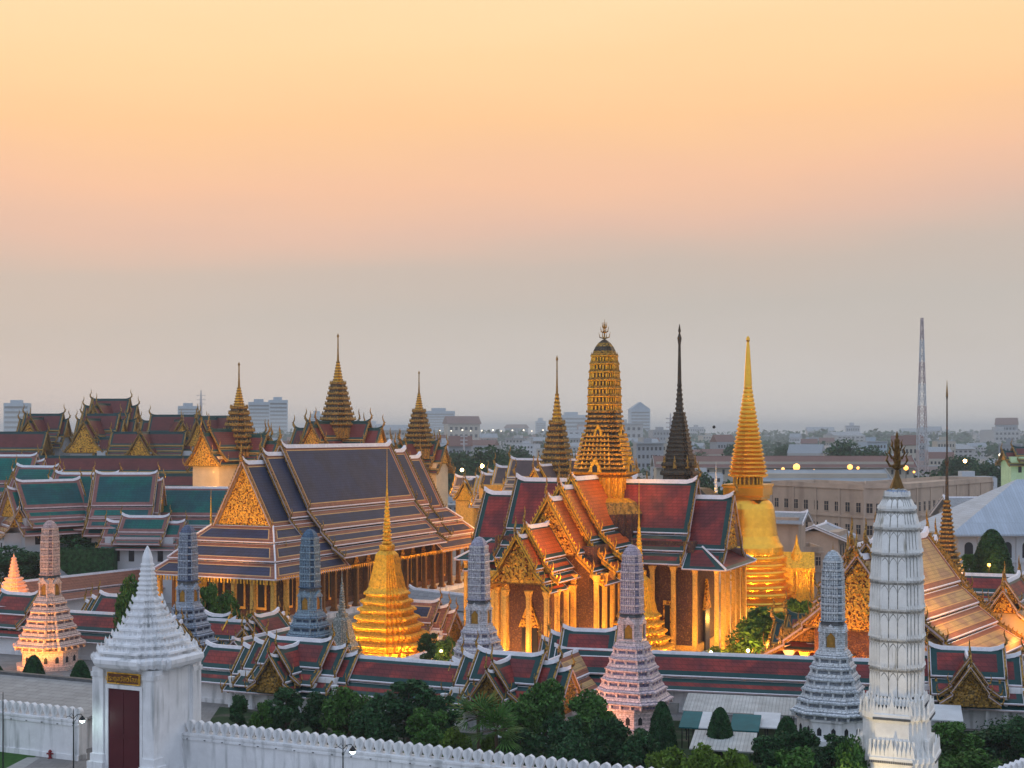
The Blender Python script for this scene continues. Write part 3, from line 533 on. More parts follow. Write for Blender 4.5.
# ================================================================== PRANGS
def prang(px, D, label, ma, mb_, mc, Ht=19.3, rb=3.95, plain='white_plaster', cols=None):
    X, Y = at(px, D); t = thing('prang', label, 'prang tower', X, Y, 0, YU, 'row of tile covered prangs along the gallery'); k = Ht/19.3; z = lambda q: q*k
    O8 = [(x*1.04, y*1.04) for x, y in ngon(8, R(22.5))]
    b = MB(); b.stack([(rb*1.06, 0, plain), (rb*1.06, z(.5), plain), (rb*.88, z(.52), plain), (rb*.88, z(2.2), plain), (rb*.93, z(2.3), plain), (rb*.93, z(2.5), plain), (rb*.88, z(2.55), plain)], O8, plain)
    for i in range(8):
        for j in (-1, 1):
            a = i*R(45); M = Matrix.Rotation(a, 4, 'Z'); b.M = M; x = rb*.88*1.04*math.cos(R(22.5)); b.prism([(j*.7-.22, z(.9)), (j*.7+.22, z(.9)), (j*.7+.22, z(1.5)), (j*.7, z(1.75)), (j*.7-.22, z(1.5))], x-.05, x+.02, 'window_dark', 'x')
    b.M = Matrix(); b.build('plinth', t)
    b = MB(); pr = []; n_ = 6
    for i in range(n_):
        f0, f1 = (i/n_)**.8, ((i+1)/n_)**.8; a = rb*(.90*(1-f0)+.34*f0); c = rb*(.90*(1-f1)+.34*f1); za = 2.55+i*1.08; 
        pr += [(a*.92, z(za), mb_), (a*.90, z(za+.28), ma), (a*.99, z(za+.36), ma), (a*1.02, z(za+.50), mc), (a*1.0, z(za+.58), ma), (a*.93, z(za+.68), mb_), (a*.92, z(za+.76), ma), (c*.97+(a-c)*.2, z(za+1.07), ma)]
    b.stack(pr, [(x*1.08, y*1.08) for x, y in RD3], ma); zt = 2.55+n_*1.08
    # little brackets (the carrying figures) in each recess
    for i in range(n_):
        f0 = (i/n_)**.8; a = rb*(.90*(1-f0)+.34*f0)*1.08; cnt = max(3, int(a*1.5)); za = 2.55+i*1.08
        for q in range(4):
            b.M = Matrix.Rotation(q*R(90), 4, 'Z')
            for j in range(cnt):
                v = (-.6+1.2*j/(cnt-1))*a*.95
                b.box(a*.86, a*.97, v-.10, v+.10, z(za), z(za+.36), ma)
    b.M = Matrix(); b.build('stepped_base', t)
    r = 1.14
    b = MB(); b.stack([(r*1.15, z(zt), ma), (r*1.15, z(zt+.3)), (r*.93, z(zt+.35)), (r*.93, z(zt+2.5)), (r*1.05, z(zt+2.6))], RD2, ma)
    for q in range(4):
        b.M = Matrix.Rotation(q*R(90), 4, 'Z')
        for v in (-.5, .5): b.box(r*.9, r*1.16, v*r-.09, v*r+.09, z(zt+.3), z(zt+2.0), ma)
        b.prism([(-r*.75, z(zt+1.9)), (r*.75, z(zt+1.9)), (r*.4, z(zt+2.25)), (0, z(zt+2.75)), (-r*.4, z(zt+2.25))], r*.92, r*1.2, ma, 'x')
    b.M = Matrix(); b.build('niche_storey', t)
    for q in range(4):
        b = MB(Matrix.Rotation(q*R(90), 4, 'Z')); b.prism([(-r*.36, z(zt+.4)), (r*.36, z(zt+.4)), (r*.36, z(zt+1.4)), (0, z(zt+1.9)), (-r*.36, z(zt+1.4))], r*.93, r*1.0, 'niche_gold', 'x'); b.build('niche', t)
    zc = zt+2.65; b = MB(); pr = [(r*1.02, z(zc), 'soot'), (r*.92, z(zc+.25), 'soot'), (r*1.06, z(zc+.35), mc), (r*1.06, z(zc+.5), mc)]
    n2 = 7; hh = (18.2-zc-.5)/n2
    RR = [1.0, 1.0, 1.0, .99, .97, .93, .85]
    for i in range(n2):
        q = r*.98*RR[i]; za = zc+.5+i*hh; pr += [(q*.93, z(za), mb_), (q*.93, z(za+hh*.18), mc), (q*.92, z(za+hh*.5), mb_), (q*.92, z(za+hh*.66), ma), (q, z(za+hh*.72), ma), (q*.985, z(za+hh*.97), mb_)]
    pr += [(r*.74, z(18.2), mc), (r*.62, z(18.6), mc), (r*.36, z(19.0), mc), (.02, z(19.2), mc)]
    b.stack(pr, RD3, ma)
    for i in range(n2):
        q = r*.98*RR[i]; za = zc+.5+i*hh
        for s in range(4):
            b.M = Matrix.Rotation(s*R(90), 4, 'Z')
            for v in (-.55, -.33, -.11, .11, .33, .55): b.box(q*.89, q*.97, v*q-.055, v*q+.055, z(za), z(za+hh*.66), ma)
    b.M = Matrix(); b.build('corncob_tower', t)
    b = MB(); b.tube([(0, 0, z(19.0)), (0, 0, z(20.0))], [.06, .01], 'gold_dull', 5); b.build('finial', t)
    return t
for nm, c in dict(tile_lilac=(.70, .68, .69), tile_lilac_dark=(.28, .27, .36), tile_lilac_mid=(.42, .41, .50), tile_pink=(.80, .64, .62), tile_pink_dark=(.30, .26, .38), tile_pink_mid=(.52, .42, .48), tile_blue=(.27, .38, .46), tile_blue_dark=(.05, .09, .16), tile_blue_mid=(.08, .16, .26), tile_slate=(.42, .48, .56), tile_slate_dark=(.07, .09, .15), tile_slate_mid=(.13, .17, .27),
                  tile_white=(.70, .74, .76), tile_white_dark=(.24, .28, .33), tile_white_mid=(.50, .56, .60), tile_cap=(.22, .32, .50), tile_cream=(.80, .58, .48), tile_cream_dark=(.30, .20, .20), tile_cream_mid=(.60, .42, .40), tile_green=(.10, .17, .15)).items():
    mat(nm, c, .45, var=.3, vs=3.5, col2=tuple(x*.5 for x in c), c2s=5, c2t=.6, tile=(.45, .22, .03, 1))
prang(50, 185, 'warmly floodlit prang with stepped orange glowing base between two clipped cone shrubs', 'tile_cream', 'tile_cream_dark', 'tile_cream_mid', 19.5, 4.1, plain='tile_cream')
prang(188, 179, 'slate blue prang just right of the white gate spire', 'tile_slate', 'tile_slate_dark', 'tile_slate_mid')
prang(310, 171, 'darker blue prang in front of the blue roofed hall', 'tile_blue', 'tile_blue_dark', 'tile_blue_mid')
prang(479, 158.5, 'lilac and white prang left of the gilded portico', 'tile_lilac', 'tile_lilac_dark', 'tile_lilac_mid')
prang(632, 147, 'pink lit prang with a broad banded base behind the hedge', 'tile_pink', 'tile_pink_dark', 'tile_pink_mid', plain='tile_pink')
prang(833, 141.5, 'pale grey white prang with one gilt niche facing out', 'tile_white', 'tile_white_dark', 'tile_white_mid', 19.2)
def big_prang():
    D = 112; X, Y = at(897, D); t = thing('tall_white_prang', 'tallest white prang in front at right with dark edged arched panels and black flame finial', 'prang tower', X, Y, 0, YU); z = lambda py: zz(py, D); k = D/F
    W_ = 'old_white'
    b = MB(); b.stack([(4.9, 0, W_), (4.9, 1.2), (4.5, 1.3), (4.4, 2.4), (4.8, 2.6), (4.8, 3.0), (4.15, 3.1)], RD3, W_); b.build('plinth', t)
    b = MB(); pr = [(3.25, 3.0), (2.98, z(768)), (2.98, z(759)), (3.05, z(757)), (3.2, z(755)), (3.2, z(750)), (2.75, z(745)), (2.5, z(738)), (2.45, z(718)), (2.55, z(716)), (2.75, z(714)), (2.75, z(709)), (2.3, z(704)), (2.1, z(696)), (1.95, z(695))]
    b.stack([(p[0], p[1], W_) for p in pr], RD4, W_)
    # antefix leaves on both terraces
    for (r, py, hgt, n_) in ((3.15, 750, 1.35, 11), (2.72, 709, 1.15, 11), (2.25, 698, .7, 9)):
        for q in range(4):
            b.M = Matrix.Rotation(q*R(90), 4, 'Z')
            for j in range(n_):
                v = (-.52+1.04*j/(n_-1))*r; big = 1.5 if j == n_//2 else 1
                b.prism([(v-.17*big, z(py)), (v+.17*big, z(py)), (v+.12*big, z(py)+hgt*.5*big*.8), (v, z(py)+hgt*big*.75), (v-.12*big, z(py)+hgt*.5*big*.8)], r-.18, r-.05, W_, 'x')
                b.box(r-.75, r-.45, v-.11, v+.11, z(py)-.3, z(py)+hgt*.95, W_)
            for (cx, cy) in ((1, 1-.48), (1-.12, 1-.36), (1-.24, 1-.24), (1-.36, 1-.12), (1-.48, 1)):
                b.cone(cx*r*.96, cy*r*.96, z(py), z(py)+hgt*.9, .14, .02, W_, 5)
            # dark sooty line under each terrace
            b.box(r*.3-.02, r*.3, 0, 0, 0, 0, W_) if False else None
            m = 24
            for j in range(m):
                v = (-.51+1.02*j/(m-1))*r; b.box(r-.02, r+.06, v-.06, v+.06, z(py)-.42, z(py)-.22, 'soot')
    b.M = Matrix(); b.build('terraces', t)
    P_ = [(693, 1.98), (664, 2.01), (635, 2.02), (606, 2.0), (578, 1.95), (551, 1.86), (526, 1.68), (508, 1.42), (494, 1.02)]
    core = MB(); st = []
    for i in range(len(P_)-1):
        (ya, ra), (yb, rb_) = P_[i], P_[i+1]; st += [(ra*.965, z(ya), 'grime'), (rb_*.96, z(yb)-.22, W_), (rb_*.975, z(yb)-.18, W_)]
    st += [(.95, z(494), 'tile_cap'), (.72, z(490)), (.4, z(487)), (.2, z(486))]; core.stack(st, RD4, 'grime'); core.build('core', t)
    cs = []; n_ = len(RD4)
    pan = MB(); bd = MB()
    for i in range(len(P_)-1):
        (ya, ra), (yb, rb_) = P_[i], P_[i+1]; z0, z1 = z(ya)+.03, z(yb)-.28
        for j in range(n_):
            p, q = Vector(RD4[j]), Vector(RD4[(j+1) % n_]); d = q-p; L = d.length; d.normalize(); nn = Vector((d.y, -d.x))
            parts = 3 if L > .5 else 1
            for s in range(parts):
                a0, a1 = L*s/parts, L*(s+1)/parts
                def pt(a, zq, off):
                    f = (zq-z0)/(z1-z0); r = ra*(1-f)+rb_*f; c = (p+d*a)*r+nn*off; return (c.x, c.y, zq)
                gg = .04/ra; a0 += gg; a1 -= gg; am = (a0+a1)/2; w2 = (a1-a0)/2; hz = (z1-z0)
                prof = [(a0, z0), (a1, z0), (a1, z0+hz*.62), (am+w2*.8, z0+hz*.74), (am+w2*.45, z0+hz*.83), (am, z0+hz*.90), (am-w2*.45, z0+hz*.83), (am-w2*.8, z0+hz*.74), (a0, z0+hz*.62)]
                m = len(prof); vo = [pt(a, zq, .0) for a, zq in prof]; vi = [pt(a, zq, -.13) for a, zq in prof]
                pan.add(vo+vi, [tuple(range(m))]+[(x, m+x, m+(x+1) % m, (x+1) % m) for x in range(m)], W_)
                # spandrels
                for sgn in (0, 1):
                    aa = a0 if not sgn else a1; ed = [(am, z0+hz*.955), (aa, z0+hz*.955), (aa, z0+hz*.69), (am+(w2*.8 if sgn else -w2*.8), z0+hz*.80), (am+(w2*.4 if sgn else -w2*.4), z0+hz*.89)]
                    vv = [pt(a, zq, -.03) for a, zq in ed]; pan.add(vv, [tuple(range(5)) if sgn else tuple(range(4, -1, -1))], W_)
                # bead band below each cornice
                for q2 in range(5 if parts == 3 else 2):
                    a = a0+(a1-a0)*(q2+.5)/(5 if parts == 3 else 2); c = pt(a, z1+.03, .02); bd.cone(c[0], c[1], c[2]-.10, c[2]+.08, .036, .036, 'grime', 5); c = pt(a, z1+.24, .04); bd.cone(c[0], c[1], c[2], c[2]+.3, .07, .01, W_, 4)
    pan.build('arched_panels', t); bd.build('bead_bands', t)
    b = MB(); A = 'antique_gold'; b.stack([(.62, z(489), A), (.40, z(482)), (.22, z(476)), (.13, z(470)), (.34, z(468)), (.34, z(465)), (.2, z(463)), (.22, z(440)), (.10, z(438)), (.12, z(436)), (.02, z(431))], ngon(10), A)
    for (py, r, up) in ((466, 1.0, 1.15), (458, .74, 1.0), (450, .48, .85)):
        for q in range(4):
            c_, s_ = math.cos(q*R(90)+R(24)), math.sin(q*R(90)+R(24)); zq = z(py)
            b.tube([(0, 0, zq-.1), (c_*r*.55, s_*r*.55, zq), (c_*r*.85, s_*r*.85, zq+up*.4), (c_*r*.72, s_*r*.72, zq+up*.7), (c_*r*.95, s_*r*.95, zq+up)], [.12, .11, .10, .07, .015], A, 5)
    b.build('flame_finial', t)
big_prang()
# ================================================================== OUTER WALL, GATE
def merlon_mesh():
    m = MB(); m.prism([(-.26, 0), (.26, 0), (.19, .16), (.30, .34), (.39, .56), (.38, .78), (.28, .97), (0, 1.12), (-.28, .97), (-.38, .78), (-.39, .56), (-.30, .34), (-.19, .16)], -.26, .26, 'white_plaster'); m.prism([(-.2, .62), (0, .42), (.2, .62), (0, .84)], -.30, -.26, 'white_plaster'); return m
def pal_wall(a, b, label):
    a, b = Vector(a), Vector(b); d = b-a; L = d.length; t = thing('crenellated_wall', label, 'wall', a.x, a.y, 0, math.atan2(d.y, d.x))
    m = MB(); m.box(0, L, -.5, .5, 0, 3.25, 'white_plaster'); m.box(0, L, -.62, .62, 0, .5, 'white_plaster'); m.box(0, L, -.64, .64, 3.25, 3.42, 'white_plaster'); m.box(0, L, -.56, .56, 3.42, 3.62, 'white_plaster'); m.box(0, L, -.66, .66, 3.62, 3.8, 'white_plaster')
    k = .5
    while k < L: m.cone(k, -.69, 3.3, 3.36, .09, .09, 'soot', 5); k += 1.9
    m.build('wall_body', t); k = .5; p = None
    while k < L-.3:
        if p is None: p = merlon_mesh().build('merlon', t); p.location = (k, 0, 3.8)
        else: inst(p, t, (k, 0, 3.8))
        k += .93
    return t
pal_wall((-78, 149.1), (-40.6, 132.4), 'white crenellated palace wall running left of the gate behind the lawn')
pal_wall((-31.2, 127.9), (24.9, 102.6), 'long white crenellated palace wall running from the gate across the foreground')
pal_wall((24.9, 102.6), (36.6, 107.6), 'short white wall stretch turning the corner below the tall prang')
pal_wall((36.6, 107.6), (56, 127), 'white crenellated wall rising at the bottom right corner')
def gate():
    D = 127.0; X, Y = at(147.5, D); t = thing('palace_gate', 'white gate tower with a tiered spiky roof and a dark red door', 'gate', X, Y, 0, YN)
    W = 'white_plaster'; b = MB(); b.box(-3.1, 3.1, -3.1, 3.1, 0, 10.0, W)
    for sx in (-1, 1):
        for sy in (-1, 1):
            b.box(min(sx*2.2, sx*3.4), max(sx*2.2, sx*3.4), min(sy*2.2, sy*3.4), max(sy*2.2, sy*3.4), 0, 10.0, W)
            b.box(min(sx*2.0, sx*3.75), max(sx*2.0, sx*3.75), min(sy*2.0, sy*3.75), max(sy*2.0, sy*3.75), 0, 1.6, W)
            b.box(min(sx*2.1, sx*3.55), max(sx*2.1, sx*3.55), min(sy*2.1, sy*3.55), max(sy*2.1, sy*3.55), 1.6, 2.3, W)
            b.box(min(sx*2.15, sx*3.5), max(sx*2.15, sx*3.5), min(sy*2.15, sy*3.5), max(sy*2.15, sy*3.5), 9.2, 9.6, W)
    b.build('gate_body', t)
    d = MB(); d.box(-1.75, 1.75, -3.16, -3.105, 0, 8.2, 'door_red')
    for s in (-1, 1): d.box(min(s*.12, s*1.6), max(s*.12, s*1.6), -3.20, -3.16, .4, 3.8, 'door_red'); d.box(min(s*.12, s*1.6), max(s*.12, s*1.6), -3.20, -3.16, 4.2, 7.9, 'door_red')
    d.build('door', t)
    d = MB(); d.box(-2.05, -1.75, -3.28, -3.1, 0, 8.5, W); d.box(1.75, 2.05, -3.28, -3.1, 0, 8.5, W); d.box(-2.05, 2.05, -3.3, -3.1, 8.2, 8.55, W); d.build('door_frame', t)
    s = MB(); s.box(-1.8, 1.8, -3.36, -3.2, 8.65, 9.65, 'gold'); s.box(-1.68, 1.68, -3.39, -3.36, 8.75, 9.55, 'sign_dark'); sg = s.build('sign', t)
    f = bpy.data.curves.new('lettering', 'FONT'); f.body = 'ประตูสวัสดิโสภา'; f.size = .62; f.extrude = .02; f.align_x = 'CENTER'; f.align_y = 'CENTER'; f.materials.append(MATS['gold'])
    tmp = bpy.data.objects.new('lettering', f); COL.objects.link(tmp); bpy.context.view_layer.update()
    me = bpy.data.meshes.new_from_object(tmp.evaluated_get(bpy.context.evaluated_depsgraph_get())); bpy.data.objects.remove(tmp)
    fo = bpy.data.objects.new('lettering', me); COL.objects.link(fo); fo.parent = sg; fo.location = (0, -3.41, 9.12); fo.rotation_euler = (R(90), 0, 0)
    r = MB(); pr = [(3.7, 9.9), (4.3, 10.2), (4.5, 10.55), (4.5, 10.9), (4.1, 11.1)]; z0 = 11.1; rr = 4.1; n_ = 8; rnd = random.Random(3)
    R_ = [4.1, 3.45, 2.9, 2.42, 2.02, 1.70, 1.45, 1.24, 1.06]
    for i in range(n_):
        pr += [(R_[i]*.90, z0+i*.62), (R_[i]*.90, z0+i*.62+.2), (R_[i]*1.0, z0+i*.62+.28), (R_[i]*.99, z0+i*.62+.45), (R_[i+1]*.95, z0+i*.62+.6)]
    pr += tiers(16.1, .92, 19.1, .50, 7, W, W, .09); pr = [(p[0], p[1], W) for p in pr]
    pr += [(.46, 19.1, W), (.42, 19.6, W), (.30, 20.1, W), (.13, 20.5, W), (.02, 20.7, W)]
    r.stack(pr, RD4, W)
    a = r
    for i in range(n_+1):
        rad = (R_[i] if i else 4.45); zq = (z0+(i-1)*.62+.42) if i else 10.75
        if i: rad = R_[i-1]
        cnt = max(3, int(rad*2.6))
        for q in range(4):
            a.M = Matrix.Rotation(q*R(90), 4, 'Z')
            for j in range(cnt):
                v = (-.54+1.08*j/(cnt-1))*rad; a.cone(rad*.93, v, zq, zq+.44, .17, .015, W, 4)
            for (cx, cy) in ((.88, .64), (.76, .76), (.64, .88)): a.cone(cx*rad*.97, cy*rad*.97, zq, zq+.44, .16, .015, W, 4)
    a.M = Matrix(); a.build('tiered_roof', t)
gate()
def lamp_post(px, D, label, side=1):
    X, Y = at(px, D); t = thing('street_lamp', label, 'street lamp', X, Y, 0, 0, 'iron street lamps outside the palace wall'); t.scale = (.74, .74, .70)
    b = MB(); b.stack([(.28, 0, 'iron'), (.28, .5), (.14, .7), (.09, 1), (.07, 7.3), (.13, 7.4), (.13, 7.6), (.06, 7.7), (.05, 9.0), (.02, 9.3)], ngon(8), 'iron'); b.build('pole', t)
    b = MB(); b.tube([(-.9, 0, 8.2), (-.5, 0, 8.35), (0, 0, 8.0), (.4, 0, 8.5), (.9, 0, 8.6), (1.05, 0, 8.3)], .05, 'iron', 5); b.tube([(0, 0, 7.5), (.3, 0, 7.9), (.5, 0, 8.45)], .035, 'iron', 5); b.tube([(-.5, 0, 8.35), (-.2, 0, 8.7), (0, 0, 8.3)], .03, 'iron', 5); b.build('bracket', t)
    b = MB(); b.stack([(.40, 7.85, 'iron'), (.33, 8.05), (.16, 8.25), (.07, 8.4)], ngon(10), 'iron', off=(1.05, 0)); b.build('lamp_shade', t)
    b = MB(); b.stack([(.05, 7.48, 'lamp_white'), (.24, 7.58), (.31, 7.72), (.30, 7.84)], ngon(10), 'lamp_white', off=(1.05, 0)); b.build('globe', t)
    l = light(0, Y, 5.0, 45, (.75, 1, .95), .2, X=X+.78); return t
lamp_post(73.5, 124, 'iron street lamp shining white left of the gate door')
lamp_post(343, 112, 'iron street lamp in front of the long wall right of the gate')
t = thing('flag_pole', 'thin bare pole standing on the lawn at the far left', 'pole', *at(3, 126)); b = MB(); b.stack([(.07, 0, 'iron'), (.05, 6.6), (.03, 7.6)], ngon(6), 'iron'); b.build('shaft', t)
t = thing('fire_hydrant', 'small red fire hydrant on the lawn against the white wall', 'hydrant', *at(50, 133)); t.scale = (.75, .75, .75); b = MB(); b.stack([(.28, 0, 'hydrant_red'), (.28, .1), (.18, .12), (.18, .75), (.25, .78), (.25, .86), (.16, 1.0), (.05, 1.1)], ngon(10), 'hydrant_red'); b.tube([(-.42, 0, .6), (.42, 0, .6)], .11, 'hydrant_red', 6); b.tube([(0, -.35, .5), (0, 0, .5)], .12, 'hydrant_red', 6); b.build('hydrant_body', t)

# ================================================================== GALLERIES (cloister)
GP = [(0, 0, 2.3, -2.25), (2.1, -2.5, 3.9, -3.55)]
def gallery(a, b, label, zr=6.1, style='red', ends=(0, 0), name='gallery', wallm='white_plaster', secs=None):
    a, b = Vector(a), Vector(b); d = b-a; L = d.length; t = thing(name, label, 'gallery', a.x, a.y, 0, math.atan2(d.y, d.x))
    w_ = MB(); w_.box(0, L, -2.7, 2.7, 0, zr-3.0, wallm); w_.box(0, L, -2.85, 2.85, 0, .5, wallm); w_.build('wall', t)
    thai_roof(t, Matrix(), [(0, L, 0, 2)] if not secs else secs, GP, style, zr, fin=.9, ends=ends, teeth=False, gable='gold_dull', barge_h=.3, ridge_w=.24)
    return t
def line2(px0, D0, px1, D1): return at(px0, D0), at(px1, D1)
uT = (math.sin(TH), math.cos(TH)); nT = (math.cos(TH), -math.sin(TH))
def off(p, u=0, n=0): return (p[0]+uT[0]*u+nT[0]*n, p[1]+uT[1]*u+nT[1]*n)
A0 = (-34.8, 163.6)
gallery(off(A0, n=-1), off(A0, n=40.5), 'near red roofed gallery running along the front behind the trees')
gallery(off(A0, u=3.8), off(A0, u=18), 'short red gallery leg receding behind the slate blue prang', ends=(0, 0))
gallery((-34.8-60*.914, 163.6+18+60*.407), off(A0, u=19.5), 'red roofed gallery behind the warmly floodlit left prang')
gallery((3.2, 150.8), (8.4, 162.3), 'short sunlit gallery leg stepping back toward the gilded portico', style='sand')
gallery((5, 161.0), (44, 151.4), 'straight red roofed gallery behind the pink and the pale grey prangs', zr=6.2)
gallery((53, 149.0), (80, 142.4), 'red roofed gallery leaving at the right edge', zr=6.2)
gallery(at(-40, 222), at(205, 268), 'long faded red gallery roof behind the left prangs', style='plainred', zr=6.3)
gallery(at(46, 252), at(150, 268), 'pale grey tiled gallery roof below the dark garden trees', style='grey', zr=6.4)
gallery(at(410, 232), at(520, 214), 'low pale roof between the two great halls', style='grey', zr=5.2)
def pavilion(px, D, yaw, label, zr=7.6, half=7.5, style='red', gab='gold_dull', cross=True, D_=None, grp='gate pavilions set in the gallery', sc_=1):
    X, Y = at(px, D); t = thing('gallery_pavilion', label, 'pavilion', X, Y, 0, yaw, grp)
    PV = [(0, 0, 2.5*sc_, -2.7*sc_), (2.3*sc_, -3.0*sc_, 4.3*sc_, -4.3*sc_)]
    w_ = MB(); w_.box(-half*.85, half*.85, -3.0*sc_, 3.0*sc_, 0, zr-3.6*sc_, 'white_plaster'); w_.build('wall', t)
    columns(t, [(x*half*.9, -3.6*sc_) for x in (-1, -.6, -.3, .3, .6, 1)], 0, zr-4.2*sc_, .22, 'white_plaster')
    thai_roof(t, Matrix(), [(-half*.55, half*.55, 0, 2), (-half*.8, half*.8, -.7*sc_, 2), (-half, half, -1.4*sc_, 2)], PV, style, zr, fin=1.1*sc_, ends=(1, 1), teeth=False, gable=gab, barge_h=.32, ridge_w=.25)
    if cross:
        M = RZ(-R(90)); thai_roof(t, M, [(0, 4.6*sc_, -.5, 2), (0, 6.0*sc_, -1.2*sc_, 2)], [(0, 0, 1.9*sc_, -2.7*sc_), (1.7*sc_, -2.9*sc_, 3.0*sc_, -3.8*sc_)], style, zr, fin=1.1*sc_, ends=(0, 1), teeth=False, gable='gold_dull', barge_h=.3, ridge_w=.2)
    return t
pavilion(300, 158.6, YN, 'gallery gate pavilion with a dark gilt gable below the darker blue prang')
pavilion(511, 148.5, YN, 'gallery gate pavilion with dark gable below the lilac prang', half=6.8)
pavilion(966, 149.3, R(-13.8), 'gallery gate pavilion with steep gold gable at the right behind the trees', zr=8.0, half=6.8)
pavilion(266, 180, YU+0.0, 'small tiered pavilion at the gallery corner between the two blue prangs', zr=7.6, half=5, cross=False)
pavilion(590, 161.8, R(-13.3), 'tiered red roof pavilion between the portico and the pink prang', zr=8.2, half=5.6, cross=False)
pavilion(118, 196, YN, 'small red roofed pavilion right of the warmly floodlit prang', zr=8.2, half=5.5, cross=False)
pavilion(20, 200, YN, 'small red roofed pavilion at the left edge behind the floodlit prang', zr=8.0, half=6, cross=False)
pavilion(160, 172, YU, 'tiered pavilion roof peeping out beside the white gate spire', zr=7.6, half=5.2, cross=False)
pavilion(218, 187, YN, 'little shelter with orange lamplight in its roof colour right of the slate blue prang', zr=6.6, half=3.6, style='orange', cross=False, sc_=.75)
pavilion(420, 196, YN, 'small hall with slate roof at the foot of the gilded chedi', zr=7.4, half=5.5, style='blue', cross=False)
# ================================================================== generic distant halls
def hall(name, label, px, D, yaw, L, W, zr, style, secs=None, wallm='white_plaster', steep=1.5, gable='gold_carved', fin=1.2, drop=None, zb=0, spires=None, grp=None, ntier=3, wins=True, xw=None, cat='hall', bh=.4):
    X, Y = at(px, D); t = thing(name, label, cat, X, Y, 0, yaw, grp)
    p = [(0, 0, .50*W, -.50*W*steep*1.12), (.47*W, -.50*W*steep*1.16-.1, .76*W, -.76*W*steep*1.0-.1), (.73*W, -.76*W*steep-.3, W, -W*steep*.90-.3)][:ntier]
    if ntier == 1: p = [(0, 0, W, -W*steep)]
    ze = zr+p[-1][3]; secs = secs or [(-.5, .5, 0, ntier)]
    ss = [(a*L, b*L, dz, min(nt_, ntier)) for a, b, dz, nt_ in secs]
    wl = MB(); wl.box(-L*.5+1, L*.5-1, -W*.72, W*.72, zb, max(zb+.5, ze+ .25*W), wallm); wl.build('wall', t)
    thai_roof(t, Matrix(), ss, p, style, zr, fin=fin, teeth=False, gable=gable, barge_h=bh, gable_base=1 if ntier > 1 else None, merge=True, ridge_w=.27)
    if wins:
        w0 = None; n_ = max(2, int(L/3.5))
        for k in range(n_):
            x = -L*.5+2+(L-4)*(k+.5)/n_
            for s in (-1, 1):
                if w0 is None:
                    m = MB(); m.box(-.5, .5, -.12, .12, 0, 2.2, 'window_dark'); w0 = m.build('window', t); w0.location = (x, s*W*.72, ze-3.2)
                else: inst(w0, t, (x, s*W*.72, ze-3.2))
    if xw:
        for (ang, Lx, Wx, zx, sx) in xw:
            p2 = [(0, 0, .5*Wx, -.56*Wx*steep), (.47*Wx, -.58*Wx*steep-.1, .95*Wx, -.95*Wx*steep)]
            thai_roof(t, RZ(ang), [(0, Lx*.8, 0, 2), (0, Lx, -.09*Wx-.5, 2)], p2, sx or style, zx, fin=fin, ends=(0, 1), teeth=False, gable=gable, barge_h=bh, gable_base=2, merge=True, ridge_w=.27)
            m = MB(RZ(ang)); m.box(0, Lx-1.2, -Wx*.7, Wx*.7, zb, zx-.9*Wx*steep+.6, wallm); m.build('wall', t)
    if spires:
        for (z0, r0, z1, r1, n_, ztip, m_) in spires:
            b = MB(); pr = [(r0*1.02, z0-2.5, m_)]+tiers(z0, r0, z1, r1, n_+2, m_, 'gold_dull' if m_ != 'gold_dull' else 'dark_mosaic', .09, .68)
            zt = z1+(ztip-z1)*.42; pr += tiers(z1, r1*.72, zt, r1*.2, 7, m_, 'gold', .1); pr += [(r1*.16, zt, m_), (r1*.10, zt+(ztip-zt)*.4, m_), (r1*.08, zt+(ztip-zt)*.85, m_), (r1*.17, zt+(ztip-zt)*.9, m_), (.03, ztip, m_)]
            b.stack(pr, RD3, m_)
            for i in range(n_+2):
                f = (i/(n_+2))**.68; r = r0+(r1-r0)*f; zq = z0+(z1-z0)*(i+.75)/(n_+2)
                for q in range(4):
                    b.M = Matrix.Rotation(q*R(90), 4, 'Z')
                    for v in (-.55, -.28, 0, .28, .55): b.prism([(v*r-.18, zq), (v*r+.18, zq), (v*r, zq+.6)], r*.9, r*.97, 'gold_dull', 'x')
            b.M = Matrix(); b.build('tiered_spire', t)
    return t
# throne halls with spires, far left of centre
hall('throne_hall', 'tallest of the spired throne halls, rising behind the blue roof ridge', 338, 335, R(-24), 24, 5.2, 33.5, 'maroon', [(-.36, .36, 0, 3), (-.5, .5, -1.6, 3)], 'cream_wall', xw=[(-R(90), 12, 4.6, 33.5, None), (R(90), 12, 4.6, 33.5, None)], spires=[(32.0, 4.4, 43.0, 1.5, 7, 54.6, 'gold_dull')], fin=1.8, cat='throne hall')
hall('throne_hall', 'spired throne hall with yellow lit walls left of the blue roofed hall', 239, 300, R(-24), 20, 4.6, 30.4, 'maroon', [(-.36, .36, 0, 3), (-.5, .5, -1.4, 3)], 'cream_wall', xw=[(-R(90), 13, 4.6, 31.6, None), (R(90), 12, 4.6, 30.6, None)], spires=[(26.8, 4.6, 36.6, 1.4, 6, 46.0, 'gold_dull')], fin=1.8, cat='throne hall')
hall('throne_hall', 'spired throne hall with a lit side tower right of the blue roofed hall', 419, 352, R(-24), 15, 4.6, 28.6, 'maroon', [(-.36, .36, 0, 3), (-.5, .5, -1.4, 3)], 'cream_wall', xw=[(-R(90), 12, 4.6, 28.6, None), (R(90), 10, 4.6, 28.6, None)], spires=[(26.8, 4.2, 36.6, 1.3, 6, 46.4, 'gold_dull')], fin=1.8, cat='throne hall')
